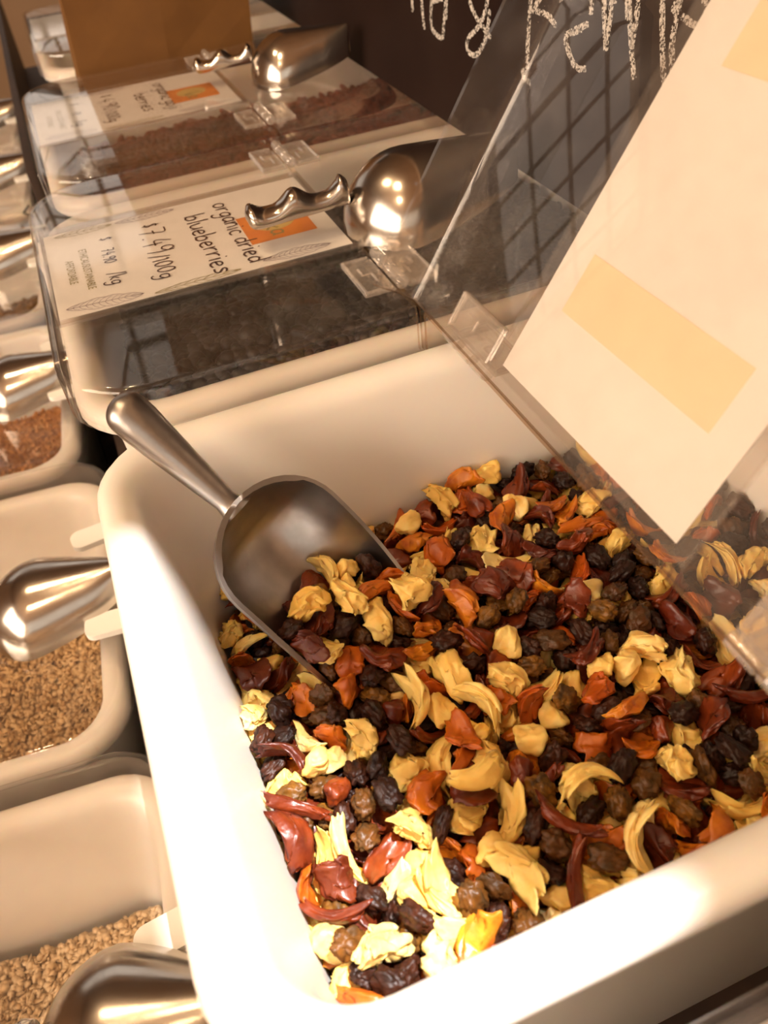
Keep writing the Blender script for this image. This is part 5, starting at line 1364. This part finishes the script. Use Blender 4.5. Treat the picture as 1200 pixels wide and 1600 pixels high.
BED = [(4, 3, 485, 1953, -823, 407, -823, 315), (1, 1, 1506, 1673, -889, -42, -66, -987), (2, 6, 524, 1207, -872, -989, 64, 1), (3, 1, 423, 1870, -802, 428, -66, -901), (2, 1, 1216, 2469, -878, -27, 230, 788),
        (0, 4, 426, 2363, -777, 605, 756, 103), (2, 0, 2009, 1795, -892, 89, -48, 255), (1, 0, 1700, 2550, -888, -382, -907, 112), (4, 3, 456, 1872, -860, -417, -225, 573), (3, 4, 1034, 2602, -877, -121, 115, -517),
        (2, 6, 1414, 2512, -823, -637, 632, 369), (1, 6, 1527, 2391, -879, -83, -928, 282), (2, 3, 686, 1601, -879, -592, -740, 23), (0, 2, 801, 897, -861, -170, -471, -548), (1, 4, 653, 1154, -890, -840, -523, -99),
        (2, 2, 200, 1031, -893, -243, -775, 553), (0, 5, 2059, 1024, -880, -24, 69, -954), (4, 2, 1832, 2557, -888, -998, -24, -19), (4, 0, 2034, 1286, -874, -822, -560, 105), (3, 3, 1899, 2479, -878, -755, -631, -95),
        (1, 4, 545, 1500, -891, -27, -95, 174), (1, 0, 2046, 1431, -888, -689, 702, -172), (1, 0, 1043, 1768, -888, 159, -973, 158), (1, 0, 141, 2694, -851, 643, 160, -351), (4, 0, 1432, 1501, -875, -857, 508, 34),
        (4, 2, 239, 1162, -890, 16, 57, -787), (0, 4, 853, 1190, -872, 736, -200, -98), (2, 0, 1146, 1140, -892, 133, 11, 794), (3, 3, 1706, 1778, -878, -16, 157, -741), (4, 1, 1405, 2300, -884, -181, -63, 20),
        (4, 4, 1654, 1580, -884, -20, -967, 221), (1, 6, 223, 1530, -878, 188, -120, 736), (4, 3, 1155, 1434, -871, -257, 311, 910), (1, 3, 1204, 812, -878, 277, 264, 769), (2, 5, 357, 1486, -870, 262, -963, -26),
        (0, 8, 1753, 1318, -892, -49, 18, -572), (4, 2, 587, 2539, -890, -20, 61, -699), (2, 4, 683, 1285, -882, -9, 15, -389), (0, 5, 48, 1459, -868, -227, -474, 751), (4, 4, 2151, 957, -890, 54, -62, -670),
        (4, 3, 2214, 2316, -879, -824, 493, -249), (4, 1, 1179, 1256, -881, 237, -15, 781), (2, 1, 935, 1485, -890, -704, 710, -9), (2, 1, 1609, 1800, -890, 330, 944, -27), (3, 1, 79, 1004, -888, 321, 944, 2),
        (1, 4, 2016, 1935, -890, 168, 12, -427), (0, 5, 512, 2615, -877, 114, 42, -880), (0, 4, 1522, 1112, -856, -697, 535, -173), (2, 3, 2144, 2074, -880, 935, -350, 31), (1, 5, 1965, 1630, -882, 969, 219, 92),
        (3, 3, 1537, 2486, -878, -431, -885, -47), (0, 0, 29, 1117, -882, -283, 820, 492), (0, 5, 12, 1329, -880, -16, 64, 867), (2, 2, 706, 2345, -884, -668, -695, 180), (0, 7, 1641, 1465, -872, 254, 722, 594),
        (0, 0, 1649, 2148, -866, 175, -414, 476), (0, 0, 2063, 2675, -874, -692, 195, 470), (2, 1, 1829, 1744, -886, -131, 973, -191), (1, 4, 184, 884, -890, 926, -348, 144), (4, 1, 2188, 2408, -879, 125, -331, -909),
        (0, 5, 2165, 1980, -880, 0, 32, 305), (2, 4, 1873, 1191, -882, -18, 14, -486), (2, 2, 556, 1632, -893, -212, -822, 505), (3, 1, 1559, 1380, -870, -730, -117, 49), (3, 4, 1881, 787, -872, 639, 14, 57),
        (4, 3, 2221, 1793, -871, 365, -799, -169), (4, 3, 1321, 1102, -883, 63, 54, 993), (2, 3, 1841, 1293, -878, 695, -710, -36), (0, 7, 1022, 2246, -872, 754, -134, -148), (1, 5, 1197, 2359, -876, 104, 303, -654),
        (1, 5, 1561, 2005, -880, -170, -114, 974), (1, 4, 250, 2104, -866, -28, -526, 786), (3, 2, 333, 991, -873, 226, -960, -15), (3, 3, 1896, 1493, -874, -932, 67, -168), (0, 7, 325, 1934, -876, -504, 750, -384),
        (1, 6, 550, 1924, -883, -248, 141, 204), (2, 5, 1179, 1597, -878, 183, -52, -96), (0, 1, 1083, 2490, -886, -104, -22, -992), (2, 1, 844, 2162, -859, -605, 218, -753), (1, 2, 2002, 792, -880, 84, 469, 836),
        (2, 4, 377, 2503, -870, -253, -932, -258), (1, 1, 953, 2191, -890, 113, 39, 978), (2, 0, 744, 2560, -888, 79, -145, -80), (1, 5, 2137, 1363, -878, -912, -398, -53), (4, 3, 2206, 1199, -870, 174, -510, -829),
        (3, 1, 478, 2021, -763, 422, -422, -790), (1, 5, 772, 2247, -876, 134, 141, 767), (0, 7, 719, 1954, -862, -567, -238, 200), (1, 4, 574, 864, -890, 190, 69, -235), (1, 0, 1711, 2013, -887, -842, 507, -148),
        (1, 2, 2068, 1206, -885, 12, 807, 588), (2, 5, 723, 1493, -875, -234, -943, 185), (0, 0, 418, 917, -882, 503, 703, 225), (0, 2, 842, 1648, -864, 322, 36, 123), (1, 2, 1289, 989, -884, -352, 702, -603),
        (0, 0, 2177, 1882, -874, 527, -549, -649), (4, 2, 1535, 1541, -889, -68, -30, 608), (2, 5, 1233, 1840, -875, -323, 890, -322), (1, 4, 970, 1045, -891, 185, -13, -566), (2, 1, 1550, 2287, -875, -191, 201, 953),
        (1, 6, 1069, 1490, -885, -347, -20, 573), (1, 6, 2041, 2069, -885, -53, -124, 991), (4, 3, 853, 2591, -881, 37, -145, 972), (0, 5, 1753, 930, -875, -166, 48, 984), (0, 8, 708, 2117, -722, -317, 53, 946),
        (0, 7, 860, 1357, -871, 701, 167, 168), (3, 1, 1685, 2252, -889, 689, 724, 10), (0, 2, 1405, 1335, -875, -992, 36, 63), (0, 8, 1107, 1258, -894, -608, -494, 433), (2, 5, 1224, 2660, -875, -881, -85, -28),
        (3, 2, 1070, 1921, -872, 119, -278, -912), (2, 5, 561, 1820, -871, 139, -963, -224), (3, 2, 638, 994, -875, 609, -766, -108), (1, 5, 922, 2326, -879, -42, -191, -78), (2, 4, 918, 1771, -867, 696, 633, 261),
        (1, 0, 28, 1867, -888, -959, -235, -44), (2, 2, 690, 1834, -894, 665, 271, 308), (2, 5, 885, 1977, -875, -457, -847, 179), (0, 8, 381, 1265, -887, -96, -162, -43), (0, 1, 606, 2066, -780, -429, 862, 24),
        (1, 3, 904, 2436, -876, -818, 501, -157), (1, 6, 1271, 2096, -885, -11, 146, -872), (0, 7, 1851, 1607, -871, -790, -610, -46), (0, 4, 1830, 1090, -860, -965, 252, 45), (1, 4, 723, 2044, -819, -247, 858, -448),
        (2, 1, 974, 1183, -878, 67, 114, 437), (2, 3, 1875, 2153, -885, 347, -561, 652), (0, 2, 1400, 1828, -872, -923, -184, 253), (0, 2, 37, 1674, -875, -81, 121, 950), (3, 0, 126, 1586, -884, -446, -884, -141),
        (0, 8, 1307, 1661, -892, -25, -46, 724), (3, 0, 357, 1187, -876, 131, -9, -77), (3, 3, 1041, 1658, -876, -249, -466, 770), (1, 4, 869, 828, -880, 395, 227, -279), (4, 3, 1532, 2122, -881, -80, -116, 476),
        (0, 2, 2223, 2490, -799, 252, 486, -278), (0, 2, 1170, 2173, -868, 625, 685, -373), (2, 3, 259, 2474, -887, -519, 92, 818), (3, 2, 1159, 1508, -831, 206, -702, -670), (0, 0, 1928, 2634, -875, -694, -92, 651),
        (1, 6, 1020, 2013, -883, -23, -72, 52), (2, 0, 1875, 882, -872, -154, 237, 746), (1, 4, 2136, 1125, -882, 374, 71, -535), (4, 4, 1621, 2072, -863, 537, -175, 113), (3, 0, 1879, 1833, -873, -935, 179, -295),
        (1, 2, 1209, 1019, -885, 27, 26, -934), (1, 0, 181, 1637, -868, -779, 305, -213), (0, 2, 2145, 1260, -845, 540, 426, -690), (2, 2, 676, 1411, -886, 437, -61, -361), (2, 2, -14, 1192, -883, 174, 257, 362),
        (1, 3, 1978, 2226, -867, -632, 310, 129), (2, 2, 201, 1344, -883, -529, 208, -166), (0, 6, -34, 1446, -811, 15, -252, -845), (2, 6, 628, 1180, -833, -82, 3, -933), (2, 2, 1521, 893, -877, 168, 24, 985),
        (1, 1, 950, 2109, -844, -513, -716, -467), (2, 3, 1527, 1442, -878, 526, 622, -328), (1, 5, 972, 1610, -844, -918, -49, -377), (2, 4, 356, 1441, -793, -865, -451, -212), (2, 1, 1146, 1848, -855, 924, 269, 268),
        (1, 4, 306, 1249, -836, 133, 968, -212), (0, 3, 785, 1040, -866, -951, 145, 46), (4, 2, 767, 2445, -882, 900, -390, -196), (2, 6, 376, 1776, -846, -378, 374, 139), (2, 2, 1495, 2328, -846, -714, -15, -344),
        (1, 3, 1675, 1306, -872, 49, 590, -330), (2, 4, 859, 1883, -837, 154, 913, -324), (0, 5, 513, 1829, -798, 803, 513, 291), (0, 7, 2144, 1788, -790, 668, -617, -65), (3, 0, 209, 1931, -879, 809, 520, 11),
        (1, 2, 1499, 1846, -864, -633, 131, 267), (2, 2, 863, 1090, -849, -25, -365, 858), (0, 1, 1629, 2240, -840, -360, -543, 711), (3, 3, 2075, 1598, -869, 373, -195, 874), (1, 6, 1911, 970, -886, -257, -211, 905),
        (4, 1, 2165, 856, -863, -392, -818, -83), (1, 2, 1898, 2028, -893, -615, -749, 203), (2, 1, 1792, 1754, -824, 945, 317, 60), (3, 0, 1442, 1955, -864, 707, -161, -420), (1, 4, 1816, 2044, -889, -17, -152, 237),
        (4, 2, 889, 2049, -842, 29, -863, 457), (4, 1, -41, 1067, -874, 352, -403, -655), (3, 2, 459, 2379, -874, -406, -907, 63), (1, 0, 1682, 1125, -848, -395, 204, -866), (2, 5, 117, 1761, -877, 126, 124, 964),
        (1, 1, 543, 2407, -861, -368, -87, -911), (4, 4, 1141, 2549, -847, -15, -54, -191), (0, 6, 2044, 973, -809, -176, 76, -139), (1, 2, 1665, 1970, -854, 535, 66, 489), (0, 6, 299, 1086, -848, -606, -14, -754),
        (4, 2, 1458, 2645, -890, 2, 59, -623), (0, 1, 2162, 2502, -876, 922, -341, 153), (4, 0, 1077, 2117, -874, -508, 849, -27), (2, 3, 575, 1093, -849, 850, -208, -209), (4, 0, 1361, 2670, -864, -296, -647, 652),
        (2, 0, 1021, 1797, -845, -7, -251, -915), (0, 8, 1138, 2030, -870, -590, -159, 540), (1, 0, 1052, 1551, -843, -85, -272, -47), (0, 8, 1291, 1188, -891, -54, 57, -926), (0, 4, 2015, 2599, -803, -373, 629, -86),
        (3, 3, 714, 1651, -829, -968, -39, 228), (3, 4, 2203, 2216, -871, -751, -148, 156), (3, 1, 1130, 2291, -858, 697, 439, 510), (2, 0, 1373, 2411, -873, 853, 501, -57), (4, 3, 729, 1716, -885, -692, 721, -9),
        (0, 4, 1591, 1286, -858, -128, -248, 839), (4, 0, 1407, 1158, -875, -116, 72, -653), (2, 5, 597, 1955, -826, -145, 139, 767), (2, 6, 1565, 2413, -814, -303, 261, -281), (3, 1, 1042, 2352, -885, -174, 117, -33),
        (4, 3, 1427, 1064, -866, 235, -625, 732), (1, 3, 315, 2662, -883, 481, 172, 579), (4, 3, 1308, 2506, -880, 192, 135, 972), (1, 4, 527, 1985, -760, 744, -458, 484), (2, 2, 1169, 2590, -888, -38, 214, 961),
        (1, 3, 1329, 1504, -883, 420, -292, -182), (3, 2, 762, 1821, -849, -369, -762, -378), (2, 1, 447, 2667, -855, -494, 289, 811), (0, 3, 478, 2113, -661, 476, -208, 697), (2, 1, 1015, 2463, -871, 547, 705, 406),
        (1, 3, 396, 1009, -826, 560, 410, 336), (3, 2, 996, 1404, -853, 443, -593, 545), (0, 1, 2032, 1518, -857, 595, -613, 511), (1, 6, 1360, 2194, -885, 484, -865, -59), (2, 2, 1559, 1622, -837, 25, 91, -662),
        (2, 6, 1724, 1016, -836, -572, -566, -354), (1, 2, 1894, 1423, -841, 107, 945, -34), (0, 0, 1598, 960, -857, 305, -227, 891), (0, 4, 470, 1539, -826, -743, 647, -10), (2, 3, 1980, 1355, -867, 635, 474, 191),
        (2, 1, 1775, 2322, -890, -659, -751, 26), (0, 1, 1168, 1353, -866, 297, 482, -227), (3, 4, 159, 1452, -878, -265, 148, -236), (1, 4, 138, 1189, -886, 70, -206, 649), (2, 6, 277, 1698, -845, 612, 196, 367),
        (1, 4, 680, 2023, -766, -690, -715, -39), (2, 5, 1672, 1671, -868, 260, 116, 43), (1, 2, 2028, 2388, -874, -116, -498, -850), (2, 2, 861, 2353, -844, -853, -186, -186), (0, 4, 2126, 1717, -871, -287, 20, 625),
        (3, 0, 1267, 1409, -878, -424, -840, 323), (2, 2, 868, 1737, -820, 282, -45, 144), (1, 0, 218, 1263, -834, -509, 650, -438), (2, 4, 2182, 1014, -817, 158, -984, -4), (2, 3, 360, 838, -842, 939, -26, 150),
        (0, 3, 2139, 2393, -794, -214, 456, -809), (3, 2, 854, 1550, -872, -199, 910, -329), (2, 1, 1284, 2493, -789, 146, 413, -75), (3, 2, 708, 2155, -874, -154, -952, 20), (4, 4, 201, 1838, -874, 431, -686, -583),
        (2, 0, 609, 2295, -855, 171, -585, -664), (0, 5, 2010, 1853, -825, -90, -9, 326), (2, 2, 656, 2260, -863, -184, 739, -508), (0, 8, 504, 2664, -796, 546, 80, 478), (0, 8, 1224, 1440, -810, -120, -461, 645),
        (2, 2, 730, 1786, -790, 151, 314, 912), (1, 2, 1032, 1478, -786, -186, 768, -585), (1, 5, 1029, 2138, -799, -640, -687, 324), (0, 8, 1347, 2201, -828, -189, 638, -595), (1, 0, 728, 1398, -837, 156, -968, 16),
        (2, 2, 145, 1116, -871, 121, 362, 899), (2, 1, 884, 964, -844, 705, -3, -685), (4, 2, 1488, 2064, -823, -30, 75, -892), (0, 8, 1650, 2457, -880, 200, -194, 914), (2, 4, 1470, 1263, -829, -485, 833, 108),
        (2, 1, 1741, 1575, -836, 40, 354, 689), (4, 3, 1395, 1618, -880, -651, 715, -252), (4, 2, 1984, 1436, -849, 127, -169, 329), (4, 2, 382, 791, -884, -262, -40, -25), (2, 6, 1243, 2229, -842, -662, 229, 133),
        (1, 0, 1958, 1206, -833, 479, 855, -185), (1, 2, 430, 1785, -778, -88, -625, 730), (3, 0, 1543, 1925, -841, -230, 883, 384), (3, 3, 265, 2573, -875, 397, 857, 71), (0, 1, 1052, 1207, -824, 570, -783, 235),
        (2, 4, 1901, 1730, -813, -453, 372, -741), (1, 5, 1466, 2627, -823, -116, 101, 505), (1, 0, 669, 1760, -817, 768, -566, -236), (2, 4, 1497, 1765, -859, 251, -33, 112), (1, 5, 879, 1942, -785, 31, 952, -298),
        (1, 6, 2217, 1690, -853, 71, -742, 250), (1, 6, 519, 2270, -888, 459, 835, 262), (0, 5, 900, 2653, -832, 81, 165, 960), (3, 2, 1354, 1666, -822, -323, -920, 196), (0, 3, 911, 2097, -736, 270, -353, -403),
        (0, 1, 1238, 1548, -775, -501, 794, 247), (0, 1, 1739, 1353, -811, 423, -184, -476), (4, 0, 367, 1887, -746, 456, 743, 322), (4, 3, 1788, 1484, -880, -942, 249, -161), (4, 0, 1655, 2356, -871, 922, 61, 13),
        (1, 5, 1682, 1892, -837, 862, -419, -285), (1, 0, 1555, 997, -792, -207, -7, 962), (1, 5, 1499, 1489, -818, -326, -41, -610), (1, 3, 842, 1439, -808, 466, 734, -445), (2, 6, 614, 910, -821, -96, 201, -847),
        (1, 4, 1193, 2434, -788, 225, -662, 636), (0, 8, 1942, 1079, -837, -281, 242, -62), (2, 2, 499, 1087, -891, -34, 122, 915), (1, 0, 1199, 1893, -800, -287, -178, -934), (1, 4, 2094, 2234, -823, 741, -38, -224),
        (1, 1, 1307, 2299, -850, 216, -101, 14), (4, 0, 1460, 2223, -847, -230, 742, 546), (2, 0, 1965, 1949, -837, 233, -227, -758), (2, 1, 2062, 2468, -837, -951, 33, 162), (0, 6, 442, 1951, -715, -207, -515, 481),
        (3, 0, 95, 1534, -832, 115, 31, -352), (1, 0, 1370, 1918, -804, 11, -28, 881), (4, 3, 634, 2667, -872, 354, -23, -764), (2, 3, 315, 2033, -886, -486, 361, 601), (3, 1, 242, 2279, -889, 6, 108, -829),
        (3, 4, 991, 1564, -768, 951, -265, -137), (2, 2, 59, 1876, -822, -899, 197, -6), (3, 4, 323, 2437, -845, 666, -230, -639), (1, 1, 906, 1643, -807, 332, 129, 570), (0, 8, 1738, 2434, -843, 370, -211, -532),
        (2, 3, 267, 1865, -806, 67, 563, -474), (4, 3, 1443, 2316, -809, -243, 955, -11), (2, 2, 1835, 993, -820, -505, -95, 147), (1, 5, 262, 2002, -833, -134, -29, 699), (2, 1, 1867, 2677, -860, 248, -377, -892),
        (1, 3, 1143, 2006, -781, 367, 93, 159), (3, 1, 1478, 1381, -812, -220, 946, -237), (3, 0, 1909, 2542, -815, 453, -808, -53), (4, 0, 1336, 2390, -800, 179, -914, 363), (2, 4, 1686, 2303, -803, -55, -202, 969),
        (1, 2, 521, 1017, -828, 205, -375, -262), (4, 2, 480, 1833, -732, 26, 77, -705), (1, 0, 1255, 1158, -802, 591, 804, 68), (4, 1, 1842, 1485, -815, -96, 108, 435), (3, 2, 519, 2491, -837, -167, 970, 174),
        (0, 0, 913, 1804, -758, -502, -657, -484), (0, 6, 1476, 1617, -804, -587, 809, 29), (0, 8, 1541, 2166, -814, -738, -294, 29), (2, 2, 1212, 2198, -747, 260, 398, 879), (3, 3, 1338, 2008, -848, 233, 533, -796),
        (2, 5, 1287, 1309, -841, -852, -393, -222), (2, 3, 1187, 2501, -797, -349, 434, 561), (2, 4, 419, 2172, -874, 376, -5, -646), (4, 0, 1113, 1308, -815, -206, -811, 445), (1, 4, 2004, 1633, -792, 16, -547, 789),
        (2, 0, 1583, 1872, -782, 513, 781, 326), (3, 1, 295, 2398, -784, 250, -333, 622), (4, 2, 957, 1029, -822, -221, 163, -882), (4, 4, 1091, 1417, -815, -697, 707, 67), (2, 3, 693, 2233, -814, 392, 615, -556),
        (0, 8, 253, 2674, -838, 51, 700, -578), (1, 2, 1094, 2077, -756, 134, -874, -455), (0, 8, 1121, 2028, -710, -131, -280, 532), (4, 3, 521, 2122, -885, -982, -182, 26), (3, 2, 884, 1620, -725, -87, 94, -855),
        (4, 1, 1457, 2137, -774, -881, 466, -33), (1, 3, 1199, 1328, -775, -394, -796, 297), (3, 4, 360, 2085, -817, -13, -594, -729), (3, 0, 769, 2195, -789, 542, 381, -179), (0, 6, 361, 2341, -859, 84, 730, 131),
        (0, 2, 276, 2517, -780, 368, -431, -546), (3, 0, 839, 1822, -746, 704, 222, 603), (4, 4, 262, 2378, -873, 839, -357, -2), (2, 6, 341, 2584, -721, 165, 204, 759), (4, 3, 2041, 1407, -781, -51, -373, -926),
        (4, 3, 440, 2517, -797, 905, 294, 276), (4, 0, 588, 2341, -789, -478, 36, 736), (4, 4, 1171, 2131, -722, -178, 352, 883), (2, 4, 475, 2443, -743, -428, 158, 38), (0, 8, 374, 2485, -784, 336, -415, -482),
        (3, 0, 563, 2188, -840, 164, -945, -93)]


def decode(rows):
    for k, v, x, y, z, a, b, c in rows:
        a, b, c = a / 1e3, b / 1e3, c / 1e3
        yield k, v, Vector((x, y, z)) / 1e4, Quaternion((math.sqrt(max(0.0, 1 - a * a - b * b - c * c)), a, b, c))


SCOOP_INV = (Matrix.Translation(SC_J) @ Matrix((SC_AX, SC_B, SC_N)).transposed().to_4x4()).inverted()
FORM_0 = ('small cube-cut', 'blocky', 'lumpy', 'puffy', 'curled', 'ear-shaped curled', 'chunky', 'crumpled', 'long thin')
FORM_1 = ('flat', 'torn flat', 'narrow strip-like', 'chunky', 'broad flat', 'curled', 'bent flat')
FORM_3 = ('plump', 'dented', 'long', 'shrivelled', 'round')
WORDS = ('cream dried apple piece', 'orange dried apricot piece', 'dark red dried papaya piece', 'black raisin', 'olive-brown golden raisin')


def place_words(p):
    l = SCOOP_INV @ p
    if 0.0 < l.x < 0.110 and abs(l.y) < 0.031 and -0.030 < l.z < 0.035:
        return 'in the bowl of the cast scoop'
    if p.x < 0.050 - 0.42 * (p.y - 0.05):
        return 'in the sunlit near corner' if p.y < 0.125 else 'against the front wall beside the scoop'
    if p.x > 0.165:
        return 'at the back under the clear lid, near end' if p.y < 0.15 else 'at the back under the clear lid, far end'
    if p.y > 0.235:
        return 'by the far wall between scoop and lid'
    if p.y < 0.105:
        return 'by the near rim below the hinge' if p.x > 0.085 else 'by the middle of the near rim'
    if p.x > 0.115:
        return 'right under the hinge line, near half' if p.y < 0.17 else 'right under the hinge line, far half'
    if p.y > 0.185:
        return 'to the right of the scoop lip'
    return 'in the open middle, lidward side' if p.x > 0.075 else 'in front of the scoop lip'


for k, v, p, q in decode(SEEN):
    o = bpy.data.objects.new(FRUIT_NAMES[k], fruit_mesh(k, v))
    COL.objects.link(o)
    o.rotation_mode = 'QUATERNION'
    o.location = p
    o.rotation_quaternion = q
    where = place_words(p)
    form = (FORM_0, FORM_1, FORM_1, FORM_3, FORM_3)[k][v]
    tag(o, form + ' ' + WORDS[k] + ' ' + where, FRUIT_CATS[k], form + ' ' + WORDS[k] + 's ' + where)

V_, F_, MI = [], [], []
bed_mats = []
for k, v, p, q in decode(BED):
    me = fruit_mesh(k, v)
    mx = Matrix.Translation(p) @ q.to_matrix().to_4x4()
    b = len(V_)
    V_ += [tuple(mx @ w.co) for w in me.vertices]
    F_ += [tuple(b + i for i in f.vertices) for f in me.polygons]
    MI += [k] * len(me.polygons)
me = bpy.data.meshes.new('fruit_mix_bed')
me.from_pydata(V_, [], F_)
for nm in ('apple_flesh', 'apricot_flesh', 'papaya_flesh', 'dark_raisin_skin', 'golden_raisin_skin'):
    me.materials.append(M[nm])
me.polygons.foreach_set('material_index', MI)
tag(obj('fruit_mix_bed', me), 'mixed dried fruit buried under the top layer of the bin', 'dried fruit', None, 'stuff')
